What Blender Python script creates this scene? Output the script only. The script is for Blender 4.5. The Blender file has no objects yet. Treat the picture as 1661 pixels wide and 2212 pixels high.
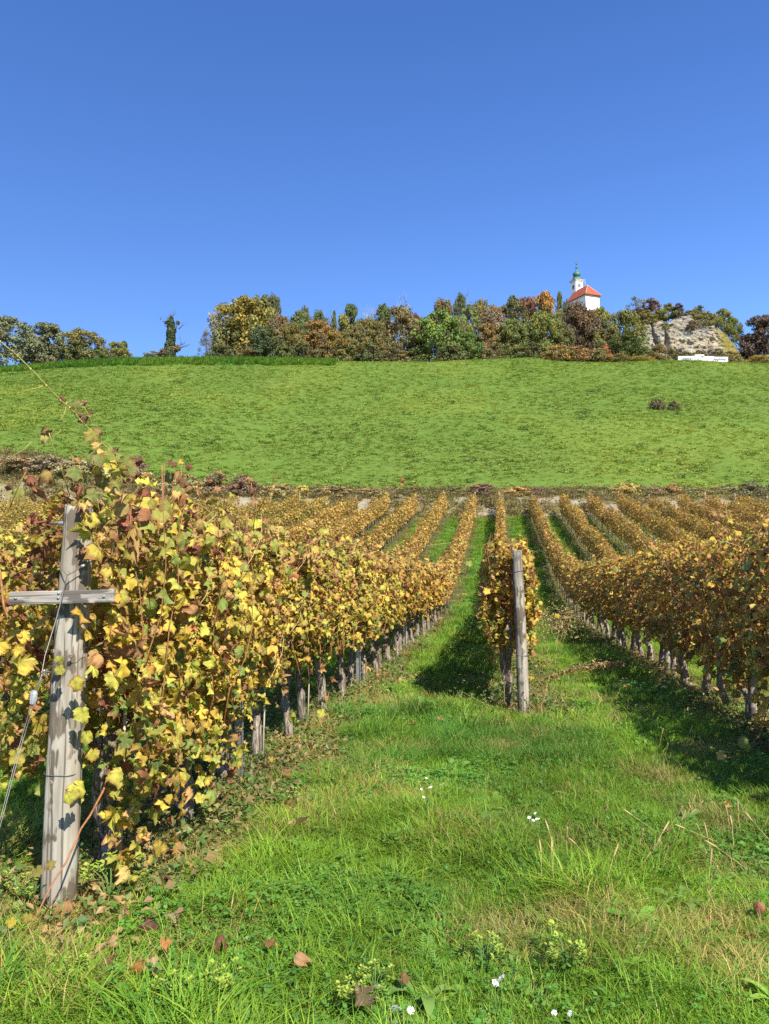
import bpy, math
import numpy as np
from mathutils import Vector, Matrix
R = math.radians
scene = bpy.context.scene
COL = scene.collection
rng = np.random.default_rng(7)

# ------------------------------------------------------------------ camera, sky, sun, exposure
PITCH = R(3.56)
EYE = 1.6
F = 1671.0
cam_d = bpy.data.cameras.new('camera')
cam = bpy.data.objects.new('camera', cam_d)
COL.objects.link(cam)
cam.location = (0, 0, EYE)
cam.rotation_euler = (R(90) + PITCH, 0, 0)
cam_d.sensor_fit = 'VERTICAL'
cam_d.sensor_height = 36
cam_d.lens = 36 * F / 2212
cam_d.clip_start = 0.05
cam_d.clip_end = 3000
scene.camera = cam

SUN_DIR = Vector((0.47, -0.86, 1.0)).normalized()      # towards the sun
sun_d = bpy.data.lights.new('sun', 'SUN')
sun_d.energy = 4.9
sun_d.angle = R(0.53)
sun_d.color = (1.0, 0.93, 0.82)
sun = bpy.data.objects.new('sun', sun_d)
COL.objects.link(sun)
sun.location = (40, -40, 60)
sun.rotation_euler = SUN_DIR.to_track_quat('Z', 'Y').to_euler()

world = bpy.data.worlds.new('World')
scene.world = world
world.use_nodes = True
wn = world.node_tree.nodes
wl = world.node_tree.links
wn.clear()
sky = wn.new('ShaderNodeTexSky')
sky.sky_type = 'NISHITA'
sky.sun_disc = False
sky.sun_elevation = math.asin(SUN_DIR.z)
sky.sun_rotation = -math.atan2(SUN_DIR.x, SUN_DIR.y)
sky.altitude = 300
sky.air_density = 1.0
sky.dust_density = 0.15
sky.ozone_density = 3.0
hs = wn.new('ShaderNodeHueSaturation')
hs.inputs['Saturation'].default_value = 1.24
hs.inputs['Hue'].default_value = 0.514
bg = wn.new('ShaderNodeBackground')
bg.inputs['Strength'].default_value = 0.108
wo = wn.new('ShaderNodeOutputWorld')
wl.new(sky.outputs[0], hs.inputs['Color'])
wl.new(hs.outputs[0], bg.inputs[0])
wl.new(bg.outputs[0], wo.inputs[0])

scene.view_settings.view_transform = 'Standard'
scene.view_settings.look = 'None'
scene.view_settings.exposure = 1.05
scene.view_settings.gamma = 1.0
scene.view_settings.use_curve_mapping = False
scene.cycles.max_bounces = 6
scene.cycles.diffuse_bounces = 3
scene.cycles.glossy_bounces = 2
scene.cycles.transmission_bounces = 4
scene.cycles.transparent_max_bounces = 8
scene.cycles.use_denoising = False
scene.cycles.sample_clamp_indirect = 4

# ------------------------------------------------------------------ photograph geometry (survey): ray through a photo point
def P(x, y, Y):
    u = (x - 830.5) / F
    v = (1106 - y) / F
    fw = math.cos(PITCH) - v * math.sin(PITCH)
    up = math.sin(PITCH) + v * math.cos(PITCH)
    return Vector((u / fw * Y, Y, EYE + up / fw * Y))

# ------------------------------------------------------------------ noise
_perm = np.random.default_rng(3).random((256, 256))
def vnoise(x, y):
    x = np.asarray(x, float); y = np.asarray(y, float)
    xi = np.floor(x).astype(int); yi = np.floor(y).astype(int)
    fx = x - xi; fy = y - yi
    fx = fx * fx * (3 - 2 * fx); fy = fy * fy * (3 - 2 * fy)
    a = _perm[xi & 255, yi & 255]; b = _perm[(xi + 1) & 255, yi & 255]
    c = _perm[xi & 255, (yi + 1) & 255]; d = _perm[(xi + 1) & 255, (yi + 1) & 255]
    return (a * (1 - fx) + b * fx) * (1 - fy) + (c * (1 - fx) + d * fx) * fy
def fbm(x, y, o=4):
    s = 0.0; a = 0.5; t = 0
    for k in range(o):
        s = s + a * vnoise(np.asarray(x) * 2 ** k + 17.3 * k, np.asarray(y) * 2 ** k + 9.1 * k); t += a; a *= .5
    return s / t
def smooth(a, b, x):
    t = np.clip((np.asarray(x, float) - a) / (b - a), 0, 1)
    return t * t * (3 - 2 * t)

# ------------------------------------------------------------------ terrain height
_ky = [-60, -20, 0, 4, 9, 13, 18, 24, 30, 36, 48, 62, 64.2, 66.5, 70, 90, 115, 140, 153, 160, 167, 175, 200, 420]
_kz = [.8, .3, 0, -.08, -.19, -.28, -.42, -.5, -.36, .28, 2.35, 4.75, 5.25, 6.9, 8.1, 15.6, 25.6, 35.8, 40.9, 43.0, 44.2, 44.9, 46.5, 52]
_gy = np.arange(-60, 420, .25)
_gz = np.interp(_gy, _ky, _kz)
def _sm(a, n):
    k = np.hanning(n); k /= k.sum()
    return np.convolve(np.pad(a, n // 2, mode='edge'), k, 'valid')
_gz1 = _sm(_gz, 13)
_gz2 = _sm(_gz, 41)
_w = smooth(58, 62, _gy) * (1 - smooth(72, 78, _gy))
_gz = _gz2 * (1 - _w) + _gz1 * _w
def gz(x, y):
    x = np.asarray(x, float); y = np.asarray(y, float)
    z = np.interp(y, _gy, _gz)
    # higher bank on the left
    lf = smooth(-10, -38, x)
    z = z + 3.0 * lf * smooth(63.5, 72, y) * (1 - smooth(80, 150, y))
    # crest line undulation
    cr = smooth(120, 160, y)
    X160 = x / np.maximum(y, 1) * 160
    z = z + cr * np.interp(X160, [-90, -79, -70, -56, -36, -10, 10, 26, 31, 36, 46, 55, 66, 71, 80, 100], [-2.6, -1.5, -.6, .3, .6, .2, .1, .9, 1.0, .3, .0, .35, .35, -.05, -.3, -.4])
    # gentle swells on the field
    z = z + (fbm(x / 26 + 5, y / 26, 2) - .5) * 1.5 * smooth(75, 95, y) * (1 - smooth(140, 158, y))
    # behind the crest: falls away to the left, rises to the church knoll on the right
    back = np.maximum(y - 168, 0)
    z = z - back * .30 * smooth(-22, -44, x)
    z = z + 40 * np.exp(-(((x - 80) / 62) ** 2 + ((y - 312) / 62) ** 2))
    # small relief
    z = z + (fbm(x * .9, y * .9, 3) - .5) * .10 * (1 - smooth(30, 60, y))
    return z
def gz1(x, y): return float(gz(x, y))
def hit(px, py, y0=1.0, y1=300.0, up=0.0):
    lo = None
    ys = np.concatenate([np.arange(y0, 40, .04), np.arange(40, y1, .25)])
    d = P(px, py, 1.0)
    zz = EYE + (d.z - EYE) * ys
    g = gz(d.x * ys, ys) + up
    k = np.nonzero(zz <= g)[0]
    Y = ys[k[0]] if len(k) else y1
    return Vector((d.x * Y, Y, gz1(d.x * Y, Y)))

ROWK = 0.148                       # rows run away from the camera, drifting right
def rowx(u, y): return u + ROWK * y
ROW_DIR = Vector((ROWK, 1, 0)).normalized()
ROW_N = Vector((1, -ROWK, 0)).normalized()

# ------------------------------------------------------------------ object helpers
def props(o, label=None, cat=None, group=None, kind=None):
    if label: o['label'] = label
    if cat: o['category'] = cat
    if group: o['group'] = group
    if kind: o['kind'] = kind
    return o
def empty(name, loc, rz=0.0):
    o = bpy.data.objects.new(name, None)
    COL.objects.link(o)
    o.location = loc
    o.rotation_euler = (0, 0, rz)
    o.empty_display_size = .1
    return o
def link(name, me, parent=None):
    o = bpy.data.objects.new(name, me)
    COL.objects.link(o)
    if parent is not None: o.parent = parent
    return o

def mesh_np(name, V, Fc, mat=None, attrs=None, smooth_shade=True, mats=None, mat_idx=None):
    """V (n,3); Fc (m,k) or list of arrays of different k; attrs {name: (type, array)} on points"""
    me = bpy.data.meshes.new(name)
    V = np.asarray(V, np.float32)
    if not isinstance(Fc, list): Fc = [Fc]
    Fc = [np.asarray(f, np.int32) for f in Fc if len(f)]
    me.vertices.add(len(V)); me.vertices.foreach_set('co', V.ravel())
    loops = np.concatenate([f.ravel() for f in Fc]); cnt = np.concatenate([np.full(len(f), f.shape[1], np.int32) for f in Fc])
    me.loops.add(len(loops)); me.loops.foreach_set('vertex_index', loops)
    me.polygons.add(len(cnt))
    st = np.zeros(len(cnt), np.int32); st[1:] = np.cumsum(cnt)[:-1]
    me.polygons.foreach_set('loop_start', st)
    me.polygons.foreach_set('use_smooth', np.full(len(cnt), smooth_shade, bool))
    if mats:
        for m in mats: me.materials.append(m)
    elif mat: me.materials.append(mat)
    if mat_idx is not None: me.polygons.foreach_set('material_index', np.asarray(mat_idx, np.int32))
    for k, (t, a) in (attrs or {}).items():
        at = me.attributes.new(k, t, 'POINT')
        a = np.asarray(a, np.float32)
        if t == 'FLOAT': at.data.foreach_set('value', a.ravel())
        elif t == 'FLOAT_VECTOR': at.data.foreach_set('vector', a.ravel())
        elif t == 'FLOAT_COLOR':
            if a.shape[1] == 3: a = np.concatenate([a, np.ones((len(a), 1), np.float32)], 1)
            at.data.foreach_set('color', a.ravel())
        elif t == 'INT': at.data.foreach_set('value', a.astype(np.int32).ravel())
    me.update(calc_edges=True)
    me.validate()
    return me

class MB:
    """collects simple shapes into one mesh"""
    def __init__(s): s.V = []; s.T = []; s.Q = []; s.n = 0; s.C = []; s.col = (1, 1, 1)
    def add(s, V, tris=None, quads=None):
        V = np.asarray(V, float).reshape(-1, 3)
        if tris is not None and len(tris): s.T.append(np.asarray(tris, int) + s.n)
        if quads is not None and len(quads): s.Q.append(np.asarray(quads, int) + s.n)
        s.V.append(V); s.C.append(np.tile(np.asarray(s.col, float), (len(V), 1))); s.n += len(V)
    def tube(s, pts, rad, n=6, cap=True, jitter=0.0):
        pts = np.asarray(pts, float); m = len(pts)
        rad = np.broadcast_to(np.asarray(rad, float), (m,))
        tg = np.gradient(pts, axis=0); tg /= np.linalg.norm(tg, axis=1)[:, None] + 1e-9
        ref = np.array([0, 0, 1.0]) if abs(tg[:, 2]).mean() < .8 else np.array([1.0, 0, 0])
        a = np.cross(tg, ref); a /= np.linalg.norm(a, axis=1)[:, None] + 1e-9
        b = np.cross(tg, a)
        th = np.arange(n) / n * 2 * np.pi
        rr = rad[:, None] * (1 + (rng.random((m, n)) - .5) * jitter)
        V = pts[:, None] + rr[..., None] * (np.cos(th)[None, :, None] * a[:, None] + np.sin(th)[None, :, None] * b[:, None])
        q = []
        for i in range(m - 1):
            for j in range(n):
                q.append((i * n + j, i * n + (j + 1) % n, (i + 1) * n + (j + 1) % n, (i + 1) * n + j))
        V = V.reshape(-1, 3); t = []
        if cap:
            V = np.concatenate([V, pts[:1], pts[-1:]])
            for j in range(n):
                t.append((m * n, (j + 1) % n, j)); t.append((m * n + 1, (m - 1) * n + j, (m - 1) * n + (j + 1) % n))
        s.add(V, t, q)
    def box(s, c, sz, M=None):
        c = np.asarray(c, float); h = np.asarray(sz, float) / 2
        V = np.array([[x, y, z] for x in (-1, 1) for y in (-1, 1) for z in (-1, 1)], float) * h
        if M is not None: V = V @ np.asarray(M).T
        s.add(V + c, None, [(0, 1, 3, 2), (4, 6, 7, 5), (0, 4, 5, 1), (2, 3, 7, 6), (0, 2, 6, 4), (1, 5, 7, 3)])
    def lathe(s, prof, c=(0, 0, 0), n=16, rot=0.0):
        prof = np.asarray(prof, float); m = len(prof)
        th = np.arange(n) / n * 2 * np.pi + rot
        V = np.stack([prof[:, None, 0] * np.cos(th), prof[:, None, 0] * np.sin(th), np.repeat(prof[:, 1:2], n, 1)], -1) + np.asarray(c, float)
        q = [(i * n + j, i * n + (j + 1) % n, (i + 1) * n + (j + 1) % n, (i + 1) * n + j) for i in range(m - 1) for j in range(n)]
        s.add(V.reshape(-1, 3), [((m - 1) * n, (m - 1) * n + j, (m - 1) * n + j + 1) for j in range(1, n - 1)], q)
    def mesh(s, name, mat, sm=True, col=False):
        V = np.concatenate(s.V)
        fc = []
        if s.T: fc.append(np.concatenate(s.T))
        if s.Q: fc.append(np.concatenate(s.Q))
        return mesh_np(name, V, fc, mat, {'col': ('FLOAT_COLOR', np.concatenate(s.C))} if col else None, sm)
    def build(s, name, mat, parent=None, sm=True, col=False):
        return link(name, s.mesh(name, mat, sm, col), parent)

# ------------------------------------------------------------------ material helpers
class NT:
    def __init__(s, name):
        s.m = bpy.data.materials.new(name); s.m.use_nodes = True
        s.t = s.m.node_tree; s.t.nodes.clear()
        s.out = s.n('ShaderNodeOutputMaterial')
    def n(s, typ, **kw):
        nd = s.t.nodes.new(typ)
        for k, v in kw.items(): setattr(nd, k, v)
        return nd
    def l(s, a, b): s.t.links.new(a, b)
    def set(s, nd, key, v):
        if hasattr(v, 'is_linked') or hasattr(v, 'links'): s.l(v, nd.inputs[key])
        else: nd.inputs[key].default_value = v
    def attr(s, name, typ='GEOMETRY'):
        nd = s.n('ShaderNodeAttribute'); nd.attribute_name = name; nd.attribute_type = typ; return nd
    def math(s, op, a, b=0.0, c=None, clamp=False):
        nd = s.n('ShaderNodeMath', operation=op, use_clamp=clamp); s.set(nd, 0, a); s.set(nd, 1, b)
        if c is not None: s.set(nd, 2, c)
        return nd.outputs[0]
    def mix(s, f, a, b, blend='MIX'):
        nd = s.n('ShaderNodeMix', data_type='RGBA', blend_type=blend); s.set(nd, 0, f); s.set(nd, 6, a if hasattr(a, 'links') else (*a, 1)); s.set(nd, 7, b if hasattr(b, 'links') else (*b, 1)); return nd.outputs[2]
    def noise(s, scale, detail=3, vec=None, rough=.55, dim='3D'):
        nd = s.n('ShaderNodeTexNoise', noise_dimensions=dim); nd.inputs['Scale'].default_value = scale; nd.inputs['Detail'].default_value = detail; nd.inputs['Roughness'].default_value = rough
        if vec is not None: s.l(vec, nd.inputs['Vector'])
        return nd.outputs['Fac']
    def ramp(s, f, stops):
        nd = s.n('ShaderNodeValToRGB'); e = nd.color_ramp.elements
        while len(e) < len(stops): e.new(.5)
        for i, (p, c) in enumerate(stops):
            e[i].position = p; e[i].color = (*c, 1) if len(c) == 3 else c
        s.l(f, nd.inputs[0]); return nd.outputs[0]
    def coord(s, which='Object'): return s.n('ShaderNodeTexCoord').outputs[which]
    def mapping(s, vec, scale=(1, 1, 1), loc=(0, 0, 0), rot=(0, 0, 0)):
        nd = s.n('ShaderNodeMapping'); s.l(vec, nd.inputs[0]); nd.inputs['Scale'].default_value = scale; nd.inputs['Location'].default_value = loc; nd.inputs['Rotation'].default_value = rot; return nd.outputs[0]
    def bump(s, h, strength=.3, dist=.02):
        nd = s.n('ShaderNodeBump'); s.l(h, nd.inputs['Height']); nd.inputs['Strength'].default_value = strength; nd.inputs['Distance'].default_value = dist; return nd.outputs[0]
    def principled(s, col, rough=.7, bump=None, metal=0.0, spec=.3):
        nd = s.n('ShaderNodeBsdfPrincipled'); s.set(nd, 'Base Color', col if hasattr(col, 'links') else (*col, 1)); s.set(nd, 'Roughness', rough); nd.inputs['Metallic'].default_value = metal; nd.inputs['Specular IOR Level'].default_value = spec
        if bump is not None: s.l(bump, nd.inputs['Normal'])
        s.l(nd.outputs[0], s.out.inputs[0]); return s.m
    def leafy(s, col, trans=.35, tcol=None, gloss=.06, rough=.45, bump=None):
        d = s.n('ShaderNodeBsdfDiffuse'); t = s.n('ShaderNodeBsdfTranslucent'); g = s.n('ShaderNodeBsdfGlossy'); g.inputs['Roughness'].default_value = rough; g.inputs['Color'].default_value = (1, 1, 1, 1)
        s.l(col, d.inputs[0]); s.l(tcol if tcol is not None else col, t.inputs[0])
        if bump is not None:
            for q in (d, g): s.l(bump, q.inputs['Normal'])
        m1 = s.n('ShaderNodeMixShader'); m1.inputs[0].default_value = trans; s.l(d.outputs[0], m1.inputs[1]); s.l(t.outputs[0], m1.inputs[2])
        m2 = s.n('ShaderNodeMixShader'); m2.inputs[0].default_value = gloss; s.l(m1.outputs[0], m2.inputs[1]); s.l(g.outputs[0], m2.inputs[2])
        s.l(m2.outputs[0], s.out.inputs[0]); return s.m

def leaf_material(name, single):
    t = NT(name)
    if single:
        base = t.n('ShaderNodeObjectInfo').outputs['Color']; rnd = t.n('ShaderNodeObjectInfo').outputs['Random']
    else:
        base = t.attr('col').outputs['Color']; rnd = t.attr('rnd').outputs['Fac']
    edge = t.attr('edge').outputs['Fac']
    lp = t.attr('lp').outputs['Vector']
    off = t.n('ShaderNodeVectorMath', operation='ADD'); t.l(lp, off.inputs[0])
    cmb = t.n('ShaderNodeCombineXYZ'); t.l(t.math('MULTIPLY', rnd, 37.0), cmb.inputs[2]); t.l(cmb.outputs[0], off.inputs[1])
    nz = t.noise(3.2, 3, off.outputs[0])
    # brown, dried margins: more on some leaves than on others
    e = t.math('ADD', t.math('MULTIPLY', edge, .9), t.math('MULTIPLY', nz, .75))
    e = t.math('SUBTRACT', e, t.math('MULTIPLY', t.math('FRACT', t.math('MULTIPLY', rnd, 7.31)), -.36))
    br = t.n('ShaderNodeMapRange'); br.interpolation_type = 'SMOOTHSTEP'; t.l(e, br.inputs[0]); br.inputs[1].default_value = 1.2; br.inputs[2].default_value = 1.48
    br.inputs[4].default_value = .8
    # veins
    sx = t.n('ShaderNodeSeparateXYZ'); t.l(lp, sx.inputs[0])
    ang = t.math('ARCTAN2', sx.outputs[0], sx.outputs[1])
    rad = t.math('SQRT', t.math('ADD', t.math('MULTIPLY', sx.outputs[0], sx.outputs[0]), t.math('MULTIPLY', sx.outputs[1], sx.outputs[1])))
    k = t.math('DIVIDE', ang, R(52))
    dv = t.math('ABSOLUTE', t.math('SUBTRACT', k, t.math('ROUND', k)))
    vd = t.math('MULTIPLY', dv, rad)
    vn = t.n('ShaderNodeMapRange'); t.l(vd, vn.inputs[0]); vn.inputs[1].default_value = .05; vn.inputs[2].default_value = .012; vn.inputs[3].default_value = 0; vn.inputs[4].default_value = .7
    sec = t.math('SINE', t.math('ADD', t.math('MULTIPLY', rad, 34.0), t.math('MULTIPLY', dv, -40.0)))
    secm = t.math('MULTIPLY', t.math('ADD', sec, 1.0), .5)
    green = t.mix(.55, base, (.16, .26, .05))
    c = t.mix(t.math('MULTIPLY', t.math('GREATER_THAN', t.math('FRACT', t.math('MULTIPLY', rnd, 13.7)), .45), t.math('ADD', vn.outputs[0], t.math('MULTIPLY', secm, .22))), base, green)
    c = t.mix(br.outputs[0], c, (.30, .125, .045))
    mot = t.n('ShaderNodeMapRange'); t.l(nz, mot.inputs[0]); mot.inputs[1].default_value = .3; mot.inputs[2].default_value = .7; mot.inputs[3].default_value = .72; mot.inputs[4].default_value = 1.15
    cm = t.n('ShaderNodeVectorMath', operation='SCALE'); t.l(c, cm.inputs[0]); t.l(mot.outputs[0], cm.inputs['Scale'])
    bmp = t.bump(t.math('ADD', secm, t.math('MULTIPLY', vn.outputs[0], -2.0)), .5, .004)
    return t.leafy(cm.outputs[0], .40, None, .022, .5, bmp)

def tint_material(name, inst=True, trans=.3, gloss=.05, base_attr='col'):
    """vertex colour times per-instance tint"""
    t = NT(name)
    c = t.attr(base_attr).outputs['Color']
    if inst: c = t.mix(1.0, c, t.attr('tint', 'INSTANCER').outputs['Color'], 'MULTIPLY')
    return t.leafy(c, trans, None, gloss, .5)
def crown_material(name):
    t = NT(name)
    c = t.mix(1.0, t.attr('col').outputs['Color'], t.n('ShaderNodeObjectInfo').outputs['Color'], 'MULTIPLY')
    return t.leafy(c, .28, None, .008, .5)
M = {}
M['leaf_single'] = leaf_material('grape_leaf', True)
M['leaf_mass'] = leaf_material('grape_leaf_mass', False)
M['grass'] = tint_material('grass_blades', True, .38, .012)
M['weed'] = tint_material('weed_leaves', True, .3, .02)
M['crown'] = crown_material('tree_foliage')
M['plain'] = tint_material('plant_colour', False, .25, .03)

def wood_material(name, c1, c2, scale=1.0, axis='z'):
    t = NT(name)
    co = t.coord('Object')
    s1 = {'z': (26, 26, 1.6), 'x': (1.6, 26, 26)}[axis]
    s2 = {'z': (7, 7, 1.2), 'x': (1.2, 7, 7)}[axis]
    g = t.noise(scale, 6, t.mapping(co, s1), .65)
    b = t.noise(scale, 4, t.mapping(co, s2, (3, 1, 2)), .6)
    dk = t.noise(scale, 3, t.mapping(co, {'z': (60, 60, .8), 'x': (.8, 60, 60)}[axis], (5, 0, 0)), .5)
    zig = t.noise(scale, 2, t.mapping(co, {'z': (38, 38, 3.2), 'x': (3.2, 38, 38)}[axis], (1, 7, 0)), .5)
    f = t.math('ADD', t.math('MULTIPLY', g, .45), t.math('MULTIPLY', b, .35))
    f = t.math('ADD', f, t.math('MULTIPLY', zig, .3))
    st = t.noise(scale, 3, t.mapping(co, {'z': (5, 5, 4.5), 'x': (4.5, 5, 5)}[axis], (2, 4, 8)), .6)
    st2 = t.math('ADD', st, t.math('MULTIPLY', t.math('SUBTRACT', zig, .5), .55))
    blot = t.ramp(st2, [(.50, (0, 0, 0)), (.56, (1, 1, 1))])
    f = t.math('SUBTRACT', t.math('ADD', f, .035), t.math('MULTIPLY', blot, .25))
    c = t.ramp(f, [(.40, c2), (.52, tuple((a * .55 + b_ * .45) for a, b_ in zip(c1, c2))), (.64, c1), (.8, tuple(min(1, a * 1.22) for a in c1))])
    cr = t.ramp(dk, [(.37, (.0, .0, .0)), (.42, (1, 1, 1))])
    c = t.mix(t.math('MULTIPLY', t.math('SUBTRACT', 1.0, cr), .75), c, (.05, .042, .035))
    br = t.noise(1.0, 2, t.mapping(co, {'z': (9, 9, 3), 'x': (3, 9, 9)}[axis], (9, 0, 4)))
    c = t.mix(t.math('MULTIPLY', t.ramp(br, [(.5, (0, 0, 0)), (.68, (1, 1, 1))]), .35), c, (.20, .15, .10))
    h = t.math('ADD', f, t.math('MULTIPLY', cr, .35))
    return t.principled(c, .85, t.bump(h, .6, .006), 0, .15)
M['post'] = wood_material('weathered_post_wood', (.34, .315, .255), (.105, .088, .065))
M['plank'] = wood_material('weathered_plank_wood', (.36, .34, .30), (.11, .10, .09), 1.0, 'x')
def simple(name, c, rough=.7, metal=0.0, spec=.3, nscale=None, amt=.3):
    t = NT(name)
    if nscale:
        n = t.noise(nscale, 5, t.coord('Object'))
        lo = tuple(a * (1 - amt) for a in c); hi = tuple(min(1, a * (1 + amt)) for a in c)
        col = t.ramp(n, [(.3, lo), (.7, hi)])
        return t.principled(col, rough, t.bump(n, .4, .01), metal, spec)
    return t.principled(c, rough, None, metal, spec)
M['steel'] = simple('galvanised_steel', (.36, .37, .38), .42, .85, .5, 30, .2)
M['wire'] = simple('dull_wire', (.19, .18, .16), .5, .6, .4)
M['alu'] = simple('pale_cast_metal', (.36, .38, .39), .5, .3, .4, 60, .15)
t = NT('vine_bark')
co = t.coord('Object')
n1 = t.noise(1, 6, t.mapping(co, (55, 55, 7)), .7)
c = t.ramp(n1, [(.35, (.05, .038, .028)), (.5, (.19, .155, .12)), (.65, (.42, .37, .30))])
M['bark'] = t.principled(c, .95, t.bump(n1, 1.0, .012), 0, .1)
M['cane'] = simple('vine_cane', (.26, .115, .045), .6, 0, .3, 40, .35)
M['cane_green'] = simple('green_cane', (.30, .27, .07), .6, 0, .3, 40, .3)
M['straw_stem'] = simple('straw_stem', (.42, .31, .13), .7, 0, .2, 40, .3)
M['tree_bark'] = simple('tree_bark', (.13, .105, .08), .95, 0, .1, 4, .5)
M['pale_bark'] = simple('pale_dead_wood', (.27, .255, .225), .9, 0, .1, 4, .3)
# ------------------------------------------------------------------ terrain mesh
def steps(*seg):
    out = [seg[0][0]]
    for a, b, s in seg:
        n = max(1, int(round((b - a) / s)))
        out += list(np.linspace(a, b, n + 1)[1:])
    return np.array(out)
ys = steps((-60, -4, 4), (-4, 34, .3), (34, 62, .5), (62, 72, .35), (72, 172, 1.25), (172, 420, 7))
xr = steps((0, 14, .3), (14, 70, 1.0), (70, 150, 3), (150, 380, 12))
xs = np.concatenate([-xr[::-1][:-1], xr])
GX, GY = np.meshgrid(xs, ys)
GZ = gz(GX, GY)
nx, ny = len(xs), len(ys)
idx = np.arange(nx * ny).reshape(ny, nx)
quads = np.stack([idx[:-1, :-1], idx[:-1, 1:], idx[1:, 1:], idx[1:, :-1]], -1).reshape(-1, 4)
def lerp(a, b, t): return a * (1 - t[..., None]) + np.asarray(b, float) * t[..., None]
U = GX - ROWK * GY
rowd = np.abs((U + 2.09 + 1.215) % 2.43 - 1.215)          # distance to the nearest vine row
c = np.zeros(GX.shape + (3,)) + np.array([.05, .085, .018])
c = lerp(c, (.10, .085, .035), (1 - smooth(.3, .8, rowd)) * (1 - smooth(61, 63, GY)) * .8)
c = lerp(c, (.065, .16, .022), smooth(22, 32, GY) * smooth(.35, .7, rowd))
bank = smooth(62, 63.5, GY) * (1 - smooth(67.0 + 2.5 * smooth(-10, -38, GX), 69.5 + 3.5 * smooth(-10, -38, GX), GY + (fbm(GX / 3, GY / 3) - .5) * 3))
c = lerp(c, (.094, .15, .026), smooth(64, 70, GY))
yel = smooth(.45, .65, fbm(GX / 14, GY / 22 + 3, 4))
c = lerp(c, (.125, .175, .03), smooth(66, 72, GY) * yel * .45)
dk = smooth(.5, .68, fbm(GX / 9 + 40, GY / 9, 4))
c = lerp(c, (.055, .125, .02), smooth(66, 72, GY) * dk * .15)
brn = smooth(.60, .72, fbm(GX / 8 + 9, GY / 12 + 70, 3))
c = lerp(c, (.17, .14, .05), smooth(70, 80, GY) * brn * .08)
c = lerp(c, (.15, .135, .055), bank)
soil = smooth(.42, .60, fbm(GX / 2.2, GY / 1.3 + 50, 4) + .20 * smooth(-20, -34, GX) - .04) * smooth(63.4, 64.2, GY) * (1 - smooth(66, 68.5, GY))
c = lerp(c, (.27, .235, .175), soil * .85)
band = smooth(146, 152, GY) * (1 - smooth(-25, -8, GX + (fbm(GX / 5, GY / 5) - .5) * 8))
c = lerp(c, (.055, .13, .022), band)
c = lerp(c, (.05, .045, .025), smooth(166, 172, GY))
c = lerp(c, (.22, .19, .09), smooth(.5, 1, np.exp(-((GX - 31) / 4) ** 2 - ((GY - 160) / 3.5) ** 2)) * .6)
t = NT('meadow_ground')
co = t.coord('Object')
n1 = t.noise(1.2, 6, co, .7); n2 = t.noise(9.0, 4, co, .7)
f = t.math('ADD', t.math('MULTIPLY', n1, .6), t.math('MULTIPLY', n2, .4))
s = t.n('ShaderNodeMapRange'); t.l(f, s.inputs[0]); s.inputs[1].default_value = .3; s.inputs[2].default_value = .7; s.inputs[3].default_value = .6; s.inputs[4].default_value = 1.35
sc_ = t.n('ShaderNodeVectorMath', operation='SCALE'); t.l(t.attr('col').outputs['Color'], sc_.inputs[0]); t.l(s.outputs[0], sc_.inputs['Scale'])
t.principled(sc_.outputs[0], .95, t.bump(f, .8, .12), 0, .05)
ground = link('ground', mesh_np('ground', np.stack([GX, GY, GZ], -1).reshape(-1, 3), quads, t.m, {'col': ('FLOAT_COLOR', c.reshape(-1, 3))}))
props(ground, 'grassy vineyard floor rising into a green hillside meadow', 'ground', None, 'structure')

# ------------------------------------------------------------------ church on the hill
CH = Vector((78.2, 300, 0))
c0 = P(1265, 633, 300)                                # eaves corner towards the camera
e1 = Vector((6.6, 2.6, 0)); e2 = Vector((-4.9, 11.4, 0))
white = simple('white_lime_plaster', (.78, .77, .73), .9, 0, .1, 1.5, .06)
trim = simple('cream_cornice', (.62, .58, .48), .9, 0, .1, 2, .08)
copper = simple('green_copper', (.06, .15, .125), .55, .2, .4, 3, .35)
darkm = simple('dark_opening', (.02, .02, .025), .9)
t = NT('red_roof_tiles')
co = t.coord('Object')
w = t.n('ShaderNodeTexWave', bands_direction='Z'); w.inputs['Scale'].default_value = 2.2; w.inputs['Distortion'].default_value = .6; t.l(co, w.inputs[0])
cc = t.ramp(t.noise(2.5, 5, co), [(.3, (.27, .075, .045)), (.7, (.40, .12, .065))])
cc = t.mix(.25, cc, w.outputs['Color'], 'MULTIPLY')
t.principled(cc, .8, t.bump(w.outputs['Fac'], .6, .05), 0, .1)
tile = t.m
church = empty('church', (c0.x, c0.y, gz1(c0.x, c0.y)))
props(church, 'small white hilltop church with red hipped roof and green onion-domed tower', 'church')
def loc_ch(v): return Vector(v) - church.location
eave = c0.z
def V3(p, z): return Vector((p.x, p.y, z)) - church.location
a0 = c0 + e1 * .04 + e2 * .03; b0 = c0 + e1 * .96 + e2 * .03
a1 = c0 + e1 * .04 + e2; b1 = c0 + e1 * .96 + e2
gb = church.location.z - 4
mb = MB()
mb.add([V3(a0, gb), V3(b0, gb), V3(b1, gb), V3(a1, gb), V3(a0, eave - .35), V3(b0, eave - .35), V3(b1, eave - .35), V3(a1, eave - .35)], None,
       [(0, 1, 5, 4), (1, 2, 6, 5), (2, 3, 7, 6), (3, 0, 4, 7)])
mb.build('nave_wall', white, church, False)
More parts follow.
